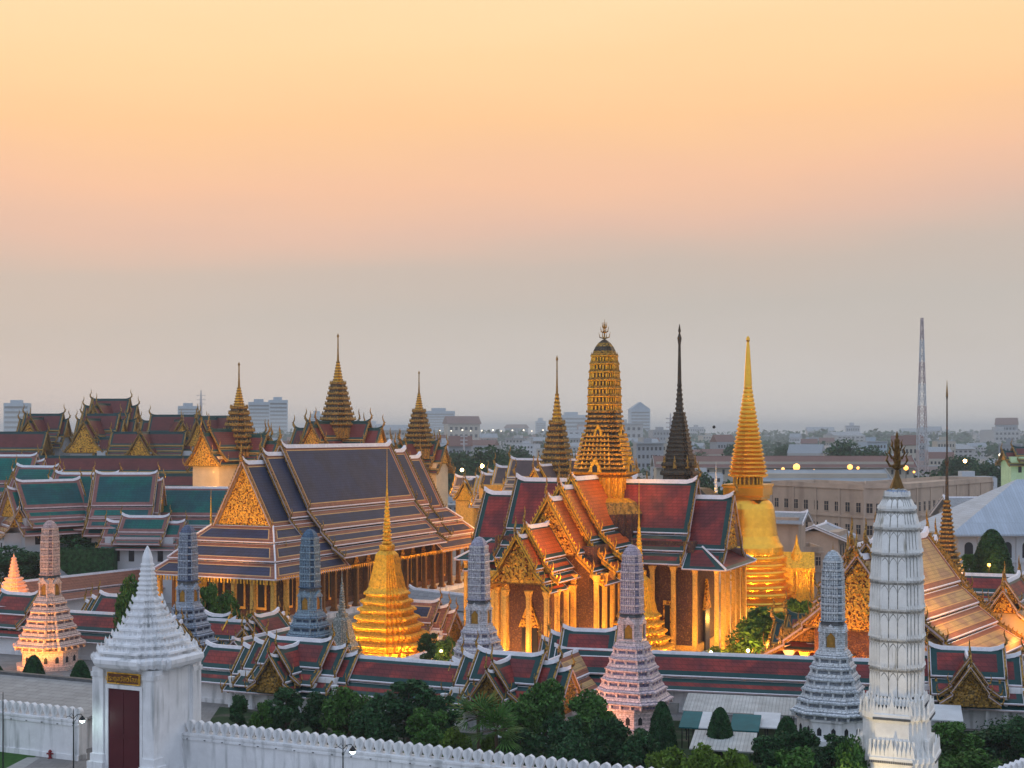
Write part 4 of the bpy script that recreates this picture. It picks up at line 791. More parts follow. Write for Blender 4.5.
hall('golden_gable_hall', 'gold and grey roofed throne hall with a slim reddish spire left of the corncob tower', 557, 285, R(-24), 34, 4.6, 25.5, 'gilt', [(-.3, .3, 0, 3), (-.4, .4, -1.6, 3), (-.5, .5, -3.2, 3)], 'gold_pillar', xw=[(-R(90), 12, 4.4, 24.5, None), (R(90), 10, 4.4, 25, None)], spires=[(22.5, 3.8, 33.2, 1.3, 7, 46.6, 'gold_dull')], fin=1.5, gable='gold', cat='throne hall')
hall('small_hall', 'little gold gabled pavilion with slate roof beyond the blue hall', 473, 330, R(-24), 9, 3.0, 20.5, 'gilt', None, 'gold_pillar', xw=[(-R(90), 5, 2.8, 20, None)], fin=1.2, gable='gold', zb=8)
hall('small_hall', 'dark roofed pavilion with three gables left of the gold gabled hall', 515, 300, R(-24), 18, 4.4, 22.5, 'gilt', [(-.34, .34, 0, 3), (-.5, .5, -1.4, 3)], 'gold_pillar', xw=[(-R(90), 8, 3.6, 21, None)], fin=1.2, gable='gold')
# audience halls (maroon group, far left)
DG = 430; kD = DG/F
def mz(py, D=DG): return zz(py, D)
hall('audience_hall', 'highest dark red roof in the cluster of audience halls', 111, 440, R(-4), 17, 6, mz(399, 440), 'maroon', [(-.36, .36, 0, 3), (-.5, .5, -2.2, 3)], 'facade_white', xw=[(-R(90), 15, 5.6, mz(404, 440), None)], fin=1.7, cat='hall')
hall('audience_hall', 'dark red roofed hall directly below the highest roof', 112, 424, R(-4), 15, 6, mz(414, 424), 'maroon', [(-.36, .36, 0, 3), (-.5, .5, -1.8, 3)], 'facade_white', xw=[(-R(90), 12, 5.4, mz(424, 418), None)], fin=1.7, cat='hall')
hall('audience_hall', 'dark red roofed hall with wide gold gable left of the highest roof', 101, 412, R(-4), 14, 6, mz(414, 412), 'maroon', [(-.4, .4, 0, 3), (-.5, .5, -1.8, 3)], 'facade_white', xw=[(-R(90), 14, 6, mz(419, 412), None)], fin=1.7, cat='hall')
hall('audience_hall', 'dark red roofed hall with a gold gable nearest the left edge', 44, 425, R(-4), 15, 6, mz(414, 425), 'maroon', [(-.4, .4, 0, 3), (-.5, .5, -1.8, 3)], 'facade_white', xw=[(-R(90), 12, 5.6, mz(418, 425), None)], fin=1.7, cat='hall')
hall('audience_hall', 'dark red roofed hall at the right end of the cluster above a white wall', 174, 430, R(-4), 20, 6.4, mz(415, 430), 'maroon', [(-.36, .36, 0, 3), (-.5, .5, -1.8, 3)], 'facade_white', xw=[(-R(60), 12, 5.8, mz(420, 430), None)], fin=1.7, cat='hall')
hall('audience_hall', 'small dark red cross gabled hall with the lowest gable of the cluster', 149, 400, R(-4), 30, 4.6, mz(432, 400), 'maroon', [(-.36, .36, 0, 3), (-.5, .5, -1.6, 3)], 'facade_white', xw=[(-R(90), 9, 4.6, mz(432, 400), None)], fin=1.6, cat='hall')
hall('audience_hall', 'partly hidden dark roofed hall left of the yellow lit throne hall', 218, 400, R(-34), 16, 5.0, mz(416, 400), 'maroon', None, 'facade_white', xw=[(-R(90), 8, 4.8, mz(418, 400), None)], fin=2, cat='hall')
hall('side_hall', 'long low maroon roof cut by the left edge', -10, 405, R(-4), 34, 6, mz(432, 405), 'maroon', None, 'facade_white', fin=1.6, gable='gold_dull')
hall('side_hall', 'long low maroon roof over a row of windows below the gold gables', 118, 372, R(-4), 52, 5, mz(456, 372), 'maroon', None, 'concrete_cream', fin=1, gable='gold_dull', ntier=2)
hall('side_hall', 'plain maroon roof between the cluster and the yellow lit walls', 186, 350, R(-4), 24, 4, mz(474, 350), 'maroon', None, 'facade_white', fin=1, ntier=2, gable='gold_dull')
# green roofed group
hall('green_roofed_hall', 'large teal tiled hall, left wing of the big angled roof', 86, 268, R(-4), 14, 8.5, zz(473, 268), 'teal', [(-.42, .46, 0, 3), (-.5, .5, -1.4, 3)], 'facade_white', steep=1.3, fin=1.2, bh=.6)
hall('green_roofed_hall', 'large teal tiled hall, right wing of the big angled roof', 128, 266, R(4), 13, 8.2, zz(473, 266), 'teal', [(-.46, .42, 0, 3), (-.5, .5, -1.4, 3)], 'facade_white', steep=1.3, fin=1.2, bh=.6)
hall('green_roofed_hall', 'teal tiled roof reaching right toward the gilded gable of the blue hall', 190, 272, R(-6), 26, 8.0, zz(487, 272), 'teal', None, 'facade_white', steep=1.2, fin=1.2, bh=.5)
hall('green_roofed_hall', 'teal tiled roof with gold gable end facing left below the maroon cluster', 48, 262, YU-R(20), 16, 6.6, zz(480, 262), 'teal', [(-.4, .4, 0, 3), (-.5, .5, -1.4, 3)], 'facade_white', steep=1.35, fin=1.2, bh=.5)
hall('green_roofed_hall', 'teal tiled roof cut by the left edge', -2, 290, R(-6), 20, 7.6, zz(455, 290), 'teal', [(-.42, .42, 0, 3), (-.5, .5, -1.2, 3)], 'facade_white', steep=1.35, fin=1.2, bh=.5)
hall('green_roofed_hall', 'narrow teal roof stepping down left of the big angled roof', 38, 282, R(-20), 12, 6.6, zz(466, 282), 'teal', [(-.42, .42, 0, 3), (-.5, .5, -1.2, 3)], 'facade_white', steep=1.35, fin=1.2, bh=.5)
hall('green_roofed_pavilion', 'small teal roofed pavilion with three stepped roofs before the angled roof', 146, 258, R(-8), 15, 4.6, zz(516, 258), 'teal', [(-.30, .30, 0, 3), (-.5, .5, -1.0, 3)], 'facade_white', steep=1.1, fin=1.1, bh=.35, cat='pavilion')
hall('green_roofed_pavilion', 'small gabled pavilion roof at the garden edge right of the dark trees', 100, 268, YU-R(20), 12, 3.6, zz(521, 268), 'teal', [(-.35, .35, 0, 2), (-.5, .5, -1.0, 2)], 'facade_white', steep=1.2, fin=1, bh=.3, cat='pavilion')
hall('green_roofed_pavilion', 'small white walled pavilion with gold gable at the left edge', 14, 258, R(-60), 10, 3.4, zz(508, 258), 'sand', None, 'facade_white', steep=1.6, fin=1, bh=.3, cat='pavilion')
# right hand temple hall with sand coloured roof
def right_hall():
    X, Y = 40.7, 165; t = thing('sand_roofed_chapel', 'large chapel with broad sand coloured roof and dark gilt gable behind the tall white prang', 'temple hall', X, Y, 0, R(55))
    w_ = MB(); w_.box(1.5, 27, -6, 6, 0, 8, 'gilt_wall'); w_.build('wall', t)
    PR = [(0, 0, 4.6, -6.0), (4.4, -6.4, 7.0, -8.6), (6.8, -9.0, 9.4, -10.9), (9.2, -11.3, 13.0, -13.4)]
    thai_roof(t, Matrix(), [(3, 24.5, 0, 4), (0, 28, -1.3, 4)], PR, 'sand', 17.6, fin=1.7, gable_base=2, barge_h=.55, ridge_w=.4)
    columns(t, [(x, v) for x in (1, ) for v in (-7, -4, -1.4, 1.4, 4, 7)]+[(x, -10.5) for x in range(3, 27, 4)], 0, 4.4, .4, 'gold_pillar')
right_hall()
hall('gilt_chapel', 'narrow red tiled chapel with double gilt gables left of the tall white prang', 862, 172, R(62), 13, 4.2, zz(543, 172), 'red', [(-.35, .5, 0, 3), (-.5, .5, -1.8, 3)], 'gold_dull', steep=1.3, fin=1.9, bh=.55, cat='chapel')
hall('red_roofed_hall', 'small hall with teal edged red roof behind the sand roofed chapel', 980, 205, R(-20), 12, 4.0, zz(574, 205), 'red', None, 'facade_white', steep=1.1, fin=1, cat='hall')
hall('red_roofed_hall', 'hall with orange lit gable at the right edge behind the sand roofed chapel', 1012, 186, R(60), 12, 3.6, zz(578, 186), 'red', [(-.4, .4, 0, 3), (-.5, .5, -1.2, 3)], 'cream_wall', steep=1.3, fin=1.4, cat='hall')
t = thing('slender_spire', 'slender gilt spire on a needle rising right of the tall white prang', 'stupa', *at(947, 214), 0, YU)
b = MB(); z_ = lambda py: zz(py, 214)
b.stack([(3.2, 0, 'gold_dull'), (3.2, z_(590)), (2.2, z_(582))]+[(p[0], p[1], p[2]) for p in tiers(z_(580), 2.5, z_(552), 1.7, 5, 'gold_dull', 'dark_mosaic', .14)+tiers(z_(552), 1.4, z_(500), .42, 12, 'gold_dull', 'dark_mosaic', .18)]+[(.26, z_(500), 'dark_mosaic'), (.16, z_(466), 'dark_mosaic'), (.34, z_(462), 'dark_mosaic'), (.12, z_(455), 'dark_mosaic'), (.09, z_(400), 'dark_mosaic'), (.16, z_(396), 'gold_dull'), (.02, z_(380), 'gold_dull')], RD2, 'gold'); b.build('spire', t)
# gilded arcade left of the white prang
t = thing('gilt_arcade', 'dark gilt open arcade with orange lit white pillars behind the pale grey prang', 'arcade', *at(858, 172), 0, YN)
b = MB(); b.box(-9, 9, -3, 3, 5.2, 6.8, 'gold_dull'); b.stack([(3.3, 6.8, 'gold_dull'), (2.6, 8.0), (2.6, 9.2), (3.0, 9.5), (2.0, 11)], RD3, 'gold_dull'); b.build('entablature', t)
columns(t, [(x, -2.6) for x in (-8.4, -5, -1.6, 1.6, 5, 8.4)], 0, 5.2, .5, 'white_plaster')
b = MB()
for x0, x1 in ((-8.4, -5), (-5, -1.6), (-1.6, 1.6), (1.6, 5), (5, 8.4)):
    q = [((x0+x1)/2+(x1-x0)/2*math.cos(a), 3.4+1.6*math.sin(a)) for a in [math.pi*i/8 for i in range(9)]]; b.prism([(x0, 5.2), (x1, 5.2)]+q, -2.8, -2.4, 'gold_dull')
b.build('arches', t)
t = thing('gilt_roofed_shrine', 'small dark red shrine with spiky gilt roof edges behind the straight gallery', 'shrine', *at(812, 174), 0, YN)
b = MB(); b.box(-4, 4, -3, 3, 0, 4.4, 'gold_dull'); b.build('wall', t); columns(t, [(-2, -3.6), (3.2, -3.6)], 0, 4.4, .5, 'white_plaster')
thai_roof(t, Matrix(), [(-3, 3, 0, 2), (-4.6, 4.6, -1, 2)], [(0, 0, 2.4, -2.4), (2.2, -2.6, 4.2, -3.8)], 'maroon', 8.2, fin=1.6, teeth=True, gable='gold_carved', barge_h=.45, merge=True)
# ================================================================== RIGHT SIDE, BEYOND THE TEMPLE
def long_building(a, b, zr, depth, rows, nwin, label, name='office_building', wm='beige_wall', ww=1.3, wh=2.2, pil=True, roofm='roof_slate'):
    a, b = Vector(a), Vector(b); d = b-a; L = d.length; t = thing(name, label, 'building', a.x, a.y, 0, math.atan2(d.y, d.x))
    m = MB(); m.box(0, L, 0, depth, 0, zr-1.2, wm)
    for z in [zr-1.2]+[r-1.3 for r in rows]: m.box(-.3, L+.3, -.35, depth+.3, z, z+.35, wm)
    m.box(-.1, L+.1, -.15, .25, zr-.85, zr, wm); m.box(-.1, L+.1, depth-.2, depth+.2, zr-.85, zr, wm); m.box(0, .3, 0, depth, zr-.85, zr, wm); m.box(L-.3, L, 0, depth, zr-.85, zr, wm)
    if pil:
        k = 0
        while k <= L: m.box(k-.3, k+.3, -.22, 0, 0, zr-1.2, wm); k += L/max(1, round(L/9))
    m.build('wall', t); m = MB(); m.box(.3, L-.3, .3, depth-.3, zr-1.19, zr-1.0, roofm); m.build('roof', t)
    w0 = None
    for z in rows:
        for k in range(nwin):
            x = (k+.5)*L/nwin
            if w0 is None:
                m = MB(); m.box(-ww/2, ww/2, -.06, .02, 0, wh, 'window_dark'); m.box(-ww/2-.15, ww/2+.15, -.16, .02, -.15, -.0, wm); m.box(-ww/2-.15, ww/2+.15, -.14, .02, wh, wh+.15, wm); m.box(-.05, .05, -.09, .0, 0, wh, wm); m.box(-ww/2, ww/2, -.085, 0, wh*.6, wh*.6+.07, wm)
                w0 = m.build('window', t); w0.location = (x, 0, z)
            else: inst(w0, t, (x, 0, z))
    return t
p1, p2, p3, p4 = at(772, 352), at(864, 324), at(902, 322), at(992, 372)
long_building(p1, p2, 18.8, 14, [12.3, 7.2, 2.5], 9, 'long beige government building wing with dark windows right of the great golden chedi')
long_building((p2[0], p2[1]-.8), (p3[0], p3[1]-.8), 19.2, 14, [12.3, 7.2, 2.5], 4, 'beige corner block of the government building directly behind the black flame finial')
long_building(p3, p4, 19.0, 14, [12.3, 7.2, 2.5], 20, 'beige government wing with close set narrow windows right of the tall white prang', ww=1.1)
long_building(at(786, 262), at(822, 262), 9.5, 10, [6], 5, 'small pale roofed block just right of the great golden chedi', ww=1.0, wh=1.6)
hall('pale_roofed_house', 'small house with white hipped roof right of the great golden chedi', 786, 262, R(-24), 8, 4.2, zz(512, 262), 'grey', None, 'beige_wall', steep=.45, ntier=1, fin=.01, gable=None, wins=False, cat='house')
hall('pale_roofed_house', 'beige house with a low pediment in front of the government building', 820, 285, YU, 12, 6.5, zz(525, 285), 'grey', None, 'beige_wall', steep=.4, ntier=1, fin=.01, gable=None, cat='house')
def white_villa():
    t = thing('white_arched_building', 'white two storey building with pale blue hipped roof and arched windows', 'building', *at(1000, 240), 0, R(4))
    m = MB(); m.box(-7.5, 24, 0, 16, 0, 13.4, 'facade_white'); m.box(-7.8, 24.3, -.3, 16.3, 8.6, 8.9, 'facade_white'); m.box(-7.9, 24.4, -.4, 16.4, 13.0, 13.4, 'facade_white')
    for k in range(8): m.box(-7.4+k*3.4, -6.9+k*3.4, -.2, 0, 0, 13, 'facade_white')
    m.build('wall', t)
    r = MB(); z0, z1 = 13.6, 22.6; A = [(-9.5, -2), (26, -2), (26, 18), (-9.5, 18)]; Bq = [(6.5, 7.9), (14, 7.9), (14, 8.1), (6.5, 8.1)]
    r.add([(x, y, z0) for x, y in A]+[(x, y, z1) for x, y in Bq]+[(x, y, z0-.3) for x, y in A], [(0, 1, 5, 4), (1, 2, 6, 5), (2, 3, 7, 6), (3, 0, 4, 7), (4, 5, 6, 7), (0, 8, 9, 1), (1, 9, 10, 2), (2, 10, 11, 3), (3, 11, 8, 0), (8, 11, 10, 9)], 'roof_pale'); r.build('roof', t)
    w0 = None
    for z in (9.4, 4.4):
        for k in range(9):
            if w0 is None:
                m = MB(); m.prism([(-.75, 0), (.75, 0), (.75, 2.0)]+[(.75*math.cos(a), 2.0+.75*math.sin(a)) for a in [math.pi*i/8 for i in range(1, 8)]]+[(-.75, 2.0)], -.05, .05, 'window_dark'); w0 = m.build('window', t); w0.location = (-5.5+k*3.4, 0, z)
            else: inst(w0, t, (-5.5+k*3.4, 0, z))
white_villa()
hall('long_hall', 'grey blue roofed annex behind the white arched building', 1003, 275, R(4), 24, 7, zz(497, 275), 'grey', None, 'facade_white', steep=.55, ntier=1, fin=.01, gable=None, wins=False)
hall('lit_pavilion', 'pavilion with a green glow put into its walls and maroon stepped roof at the right edge', 1036, 420, R(0), 20, 6, zz(447, 420), 'maroon', [(-.35, .35, 0, 3), (-.5, .5, -1.2, 3)], 'wall_glow', steep=.75, fin=1.5, cat='pavilion')
t = thing('radio_mast', 'tall red and white lattice radio mast on the right skyline', 'mast', *at(922, 700)); b = MB(); hM = zz(318, 700); n_ = 16
zs = [hM*i/n_ for i in range(n_+1)]; rs = [2.3*(1-i/n_)+.45 for i in range(n_+1)]; cn = [(1, 1), (-1, 1), (-1, -1), (1, -1)]
for i in range(n_):
    mm_ = 'mast_red' if (i//2) % 2 else 'facade_white'
    for q in range(4):
        a, c = cn[q], cn[(q+1) % 4]; P = lambda v, k: (v[0]*rs[k], v[1]*rs[k], zs[k])
        b.tube([P(a, i), P(a, i+1)], .22, mm_, 4); b.tube([P(a, i), P(c, i+1)], .16, mm_, 3); b.tube([P(c, i), P(a, i+1)], .16, mm_, 3); b.tube([P(a, i+1), P(c, i+1)], .18, mm_, 3)
b.build('lattice', t)
def mast(px, D, top, r, label):
    t = thing('antenna_mast', label, 'mast', *at(px, D)); b = MB(); z = zz(top, D); b.stack([(r, 0, 'mast_steel'), (r*.6, z*.8), (r*.2, z)], ngon(4), 'mast_steel')
    for k in range(3): b.box(-r*2.2, r*2.2, -.2, .2, z*(.8+.06*k), z*(.8+.06*k)+.5, 'mast_steel')
    b.build('shaft', t)
mast(201, 1500, 390, 2.2, 'faint antenna mast on the skyline left of the yellow lit throne hall')
mast(670.5, 800, 413, 1.2, 'small antenna mast left of the dark needle spire'); mast(464, 700, 432, .8, 'green topped pole in the hazy trees right of the spired throne halls')
t = thing('balloon', 'tiny dark round balloon floating in the sky left of the great golden chedi', 'balloon', *at(714, 300), zz(427, 300)); b = MB(); b.stack([(.02, -.35, 'iron'), (.25, -.25), (.35, 0), (.25, .25), (.02, .35)], ngon(12), 'iron'); b.build('envelope', t, True)
# far towers
def tower(px, D, wpx, top, label, m='tower_glass', gab=0, n_=10):
    D *= 2.2; k = D/F; w_ = wpx*k; z = zz(top, D); t = thing('tower_block', label, 'tower', *at(px, D), 0, R(8))
    b = MB(); b.box(-w_/2, w_/2, 0, w_*.6, 0, z, m)
    if gab: b.prism([(-w_/2, z), (w_/2, z), (0, z+gab*k)], 0, w_*.6, m)
    else: b.box(-w_*.25, w_*.2, w_*.1, w_*.5, z, z+3*k, m)
    b.build('wall', t); f = MB()
    for i in range(n_):
        zq = H-8*k+(z-H+6*k)*(i+.3)/n_; f.box(-w_*.46, w_*.46, -.3, 0, zq, zq+(z-H+6*k)/n_*.45, 'window_dark')
    f.build('window_bands', t)
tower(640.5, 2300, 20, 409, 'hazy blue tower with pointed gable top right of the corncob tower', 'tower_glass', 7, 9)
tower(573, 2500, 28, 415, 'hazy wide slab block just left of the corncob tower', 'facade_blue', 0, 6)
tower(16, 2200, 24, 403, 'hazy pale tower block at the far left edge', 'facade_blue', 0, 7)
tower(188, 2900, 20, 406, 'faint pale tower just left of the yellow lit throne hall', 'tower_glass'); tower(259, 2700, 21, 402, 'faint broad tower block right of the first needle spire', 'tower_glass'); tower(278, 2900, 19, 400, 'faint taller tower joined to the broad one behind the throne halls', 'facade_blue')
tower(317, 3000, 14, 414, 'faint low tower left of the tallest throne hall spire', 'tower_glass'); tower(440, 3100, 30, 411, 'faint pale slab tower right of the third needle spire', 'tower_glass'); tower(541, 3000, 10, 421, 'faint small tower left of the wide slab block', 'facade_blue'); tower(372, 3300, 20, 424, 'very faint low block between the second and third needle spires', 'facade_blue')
# long roof and lit yard behind the great golden chedi
STY['plainmaroon'] = dict(rings=[(.3, 'roof_rust')], field='roof_rust', ridge='roof_rust', barge='concrete_pale', edge='concrete_pale')
STY['tin'] = dict(rings=[(.3, 'roof_tin')], field='roof_tin', ridge='roof_tin', barge='concrete_pale', edge='concrete_pale')
hall('long_shed', 'very long low maroon roof behind the great golden chedi', 782, 640, R(-1), 118, 10, zz(456, 640), 'plainmaroon', None, 'concrete_cream', steep=.5, ntier=1, fin=.01, gable=None, wins=True, cat='shed')
hall('long_shed', 'grey blue flat shed roof just behind the great golden chedi spire', 820, 430, R(-1), 40, 9, zz(470, 430), 'tin', None, 'concrete_cream', steep=.35, ntier=1, fin=.01, gable=None, wins=True, cat='shed')
# ---- the low city, far off
def city():
    rnd = random.Random(11); mats_ = ['concrete_pale', 'concrete_grey', 'concrete_cream', 'facade_white', 'facade_pink', 'facade_blue']; words = dict(concrete_pale='pale concrete', concrete_grey='grey concrete', concrete_cream='cream', facade_white='white', facade_pink='pinkish', facade_blue='blue grey')
    regs = [(0, 200, 'behind the audience halls at left'), (205, 330, 'behind the throne hall spires'), (345, 480, 'between the throne halls and the gold gabled hall'), (480, 600, 'left of the corncob tower'), (615, 725, 'between the corncob tower and great golden chedi'), (770, 890, 'left of the black flame finial'), (905, 1024, 'right of the black flame finial')]
    protos = {}
    for ri, (a, b_, w_) in enumerate(regs):
        cnt = int((b_-a)*.29)
        for k in range(cnt):
            f = (k+.5)/cnt; D = 480*(5600/480)**(rnd.random()**1.0); px = a+(b_-a)*((k*.618) % 1); X, Y = at(px, D)
            m_ = rnd.choice(mats_); kind = rnd.choice(('flat', 'gabled')); hgt = (rnd.choice((12, 18, 24, 34, 45)) if D > 2400 else rnd.choice((8, 11, 14, 18, 22))) if D > 800 else rnd.choice((6, 8, 10, 13)); wd = rnd.uniform(10, 22)*(1 if D < 1200 else (1.7 if D < 2400 else 3.4))
            key = (m_, kind)
            if key not in protos:
                q = MB(); q.box(-.5, .5, -.4, .4, 0, 1, m_)
                for zf in (.3, .6, .88):
                    for xx in range(6): q.box(-.44+xx*.155, -.36+xx*.155, -.404, -.4, zf-.12, zf, 'window_dark')
                me = q.build('wall'); r = MB()
                if kind == 'gabled': r.prism([(-.45, 1.002), (.45, 1.002), (0, 1.30)], -.53, .53, rnd.choice(('roof_rust', 'roof_slate', 'roof_tin')), 'x')
                else: r.box(-.5, .5, -.4, .4, 1.001, 1.04, 'roof_tin'); r.box(-.2, .1, -.1, .2, 1.04, 1.2, m_)
                ro = r.build('roof'); protos[key] = [me.data, ro.data]; bpy.data.objects.remove(me); bpy.data.objects.remove(ro)
            band = 'nearer' if D < 800 else ('mid distance' if D < 1500 else 'faint far')
            lab = f"{band} {words[m_]} {'gable' if kind == 'gabled' else 'flat'} roofed block {w_}"
            t = thing('city_building', lab, 'building', X, Y, 0, R(rnd.uniform(-35, 35)), f"{band} {words[m_]} {kind} city blocks {w_}")
            for nm, me in zip(('wall', 'roof'), protos[key]):
                o = bpy.data.objects.new(nm, me); COL.objects.link(o); o.parent = t; o.scale = (wd, wd*rnd.uniform(.5, .9), hgt)
city()
# ================================================================== PLANTS
def leaf_quads(mb, c, r, n, s, m, rnd, sq=(1, 1, 1), shell=.5):
    vs, fs = [], []
    for i in range(n):
        u = rnd.uniform(-1, 1); a = rnd.uniform(0, 2*math.pi); q = math.sqrt(1-u*u); rr = r*(shell+(1-shell)*rnd.random())
        p = Vector((c[0]+q*math.cos(a)*rr*sq[0], c[1]+q*math.sin(a)*rr*sq[1], c[2]+u*rr*sq[2]))
        d1 = Vector((rnd.gauss(0, 1), rnd.gauss(0, 1), rnd.gauss(0, .7))).normalized(); d2 = d1.cross(Vector((rnd.gauss(0, 1), rnd.gauss(0, 1), rnd.gauss(0, 1)))).normalized()
        ss = s*rnd.uniform(.6, 1.3); o = len(vs)
        vs += [tuple(p-d1*ss), tuple(p+d2*ss*.55), tuple(p+d1*ss), tuple(p-d2*ss*.55)]; fs.append((o, o+1, o+2, o+3))
    mb.add(vs, fs, m)
def crown_mesh(seed, m, h=7, r=3.2, n=6500, s=.23, clumps=24, tall=1.0):
    rnd = random.Random(seed); b = MB(); cs = []
    for i in range(clumps):
        a = rnd.uniform(0, 6.28); q = rnd.random()**.5*r*.75; z = h*.22+rnd.random()*h*.68; k = 1-abs((z/h-.55))*.9
        cs.append((q*math.cos(a)*k, q*math.sin(a)*k, z*tall, rnd.uniform(.22, .42)*r))
    for c in cs: leaf_quads(b, c[:3], c[3], n//clumps, s, m, rnd, (1, 1, .75), .55)
    me = b.build('crown'); t = MB(); t.tube([(0, 0, 0), (.1, .05, h*.25), (0, 0, h*.5), (.1, 0, h*.8*tall)], [.24, .18, .12, .04], 'bark', 7)
    for c in cs[:9]: t.tube([(0, 0, h*.3), (c[0]*.5, c[1]*.5, c[2]*.75), c[:3]], [.1, .06, .02], 'bark', 5)
    tr = t.build('trunk'); d = (me.data, tr.data); bpy.data.objects.remove(me); bpy.data.objects.remove(tr); return d
TR = {'leaf': [crown_mesh(1, 'leaf'), crown_mesh(2, 'leaf', r=3.8)], 'dark': [crown_mesh(3, 'leaf_dark'), crown_mesh(4, 'leaf_dark', h=8, r=3)], 'bright': [crown_mesh(5, 'leaf_bright', h=5, r=3)], 'tall': [crown_mesh(6, 'leaf_dark', h=11, r=4, n=9000, s=.22)]}
def topi_mesh():
    rnd = random.Random(9); b = MB(); vs = []
    for i in range(9000):
        f = rnd.random()**1.5; a = rnd.uniform(0, 6.28); r = 1.45*(1-f)**.5+.03; z = .35+f*3.6; r *= rnd.uniform(.9, 1.0)
        leaf_quads(b, (r*math.cos(a), r*math.sin(a), z), .05, 1, .09, 'leaf_dark', rnd)
    b.stack([(1.2, .4, 'leaf_dark'), (1.15, 1.2, 'leaf_dark'), (.9, 2.3, 'leaf_dark'), (.45, 3.4, 'leaf_dark'), (.05, 3.8, 'leaf_dark')], ngon(14), 'leaf_dark')
    o = b.build('crown'); t = MB(); t.tube([(0, 0, 0), (0, 0, .8)], .15, 'bark', 6); p = t.build('trunk'); d = (o.data, p.data); bpy.data.objects.remove(o); bpy.data.objects.remove(p); return d
TOPI = topi_mesh()
trc = [0]
def tree(px, D, htop, wpx, kind, label, name='tree', z=0, grp='trees in the strip between wall and gallery', cat='tree'):
    """htop: picture row of its top"""
    trc[0] += 1; X, Y = at(px, D); zt = zz(htop, D)-z; t = thing(name, label, cat, X, Y, z, trc[0]*1.3, grp)
    if kind == 'topi': d = TOPI; h0, r0 = 4.0, 1.5
    else:
        d = TR[kind][trc[0] % len(TR[kind])]; h0 = max(v.co.z for v in d[0].vertices); r0 = 3.1
    for nm, me in zip(('crown', 'trunk'), d):
        o = bpy.data.objects.new(nm, me); COL.objects.link(o); o.parent = t; k = wpx*D/F/2/r0*(1.15 if kind == 'topi' else 1.2); o.scale = (k, k, zt/h0)
    return t
G1_ = 'clipped cone shrubs'
for px, D, top, w_, l in ((33.5, 168, 655, 25, 'clipped cone shrub left before the warmly floodlit prang'), (80.5, 166, 660, 24, 'clipped cone shrub right of the warmly floodlit prang base'), (-4, 168, 664, 22, 'clipped cone shrub cut by the left edge'),
                     (662, 129, 701, 32, 'clipped cone shrub right below the pink prang'), (720, 132, 707, 31, 'clipped cone shrub standing alone before the teal awning'), (787, 127, 716, 34, 'clipped cone shrub left of the pale grey prang')):
    tree(px, D, top, w_, 'topi', l, 'cone_shrub', grp=G1_, cat='shrub')
tree(992, 228, 529, 38, 'topi', 'big dark clipped tree before the white arched building', 'cone_tree', z=7.2, grp=None)
tree(972, 233, 553, 20, 'leaf', 'small round tree left of the big clipped tree', z=6, grp=None)
for px, D, top, w_, kd, l in (
    (238, 137, 694, 26, 'dark', 'small dark tree nearest the gate on the right'), (262, 135, 700, 22, 'leaf', 'low green bush second from the gate'), (286, 136, 687, 40, 'dark', 'dark tree before the dark gilt gable'),
    (318, 140, 690, 34, 'dark', 'dark tree just right of the first gallery pavilion'), (350, 136, 684, 44, 'leaf', 'green tree left of the tall dark one in the middle row'), (374, 128, 693, 40, 'dark', 'squat dark tree in front of the gallery middle'),
    (408, 136, 679, 56, 'dark', 'largest dark tree before the red gallery middle'), (428, 127, 708, 44, 'leaf', 'low green tree below the largest dark tree'), (444, 134, 694, 34, 'dark', 'dark tree left of the fan palm'),
    (520, 130, 698, 40, 'leaf', 'loose green tree right of the fan palm'), (545, 136, 676, 42, 'leaf', 'tall green tree touching the sunlit gallery leg'), (560, 126, 712, 42, 'dark', 'dark tree under the sunlit gallery leg'),
    (590, 133, 690, 46, 'leaf', 'green tree left of the pink prang'), (612, 124, 715, 44, 'dark', 'dark tree at the foot of the pink prang'), (640, 119, 728, 42, 'dark', 'low dark tree right above the wall end'), (574, 120, 730, 44, 'dark', 'low dark tree behind the wall merlons'), (520, 121, 728, 40, 'dark', 'low shadowy tree behind the wall near the centre'), (455, 122, 726, 32, 'bright', 'low yellow green shrub below the fan palm'), (490, 122, 732, 30, 'bright', 'small yellow green bush right at the merlons'),
    (668, 114, 745, 46, 'bright', 'bright green shrub at the bottom right of the wall end'), (702, 112, 744, 52, 'bright', 'broad bright green shrub in front of the corrugated roofs'), (738, 110, 748, 46, 'bright', 'bright green shrub at the bottom centre right'),
    (770, 118, 735, 44, 'dark', 'dark tree left of the pale grey prang foot'), (800, 120, 726, 46, 'dark', 'dark tree in front of the pale grey prang'), (835, 122, 734, 44, 'dark', 'dark tree between pale grey and tall white prangs'), (790, 108, 748, 60, 'leaf', 'green shrub at the very bottom below the pale grey prang'), (850, 110, 735, 36, 'leaf', 'green tree touching the tall white prang'),
    (955, 128, 722, 46, 'leaf', 'green tree just right of the tall white prang'), (985, 132, 730, 48, 'dark', 'dark tree below the right gate pavilion'), (1016, 130, 716, 44, 'dark', 'dark tree at the right edge'), (965, 117, 748, 54, 'leaf', 'low green tree above the right corner wall')):
    tree(px, D, top, w_, kd, l)
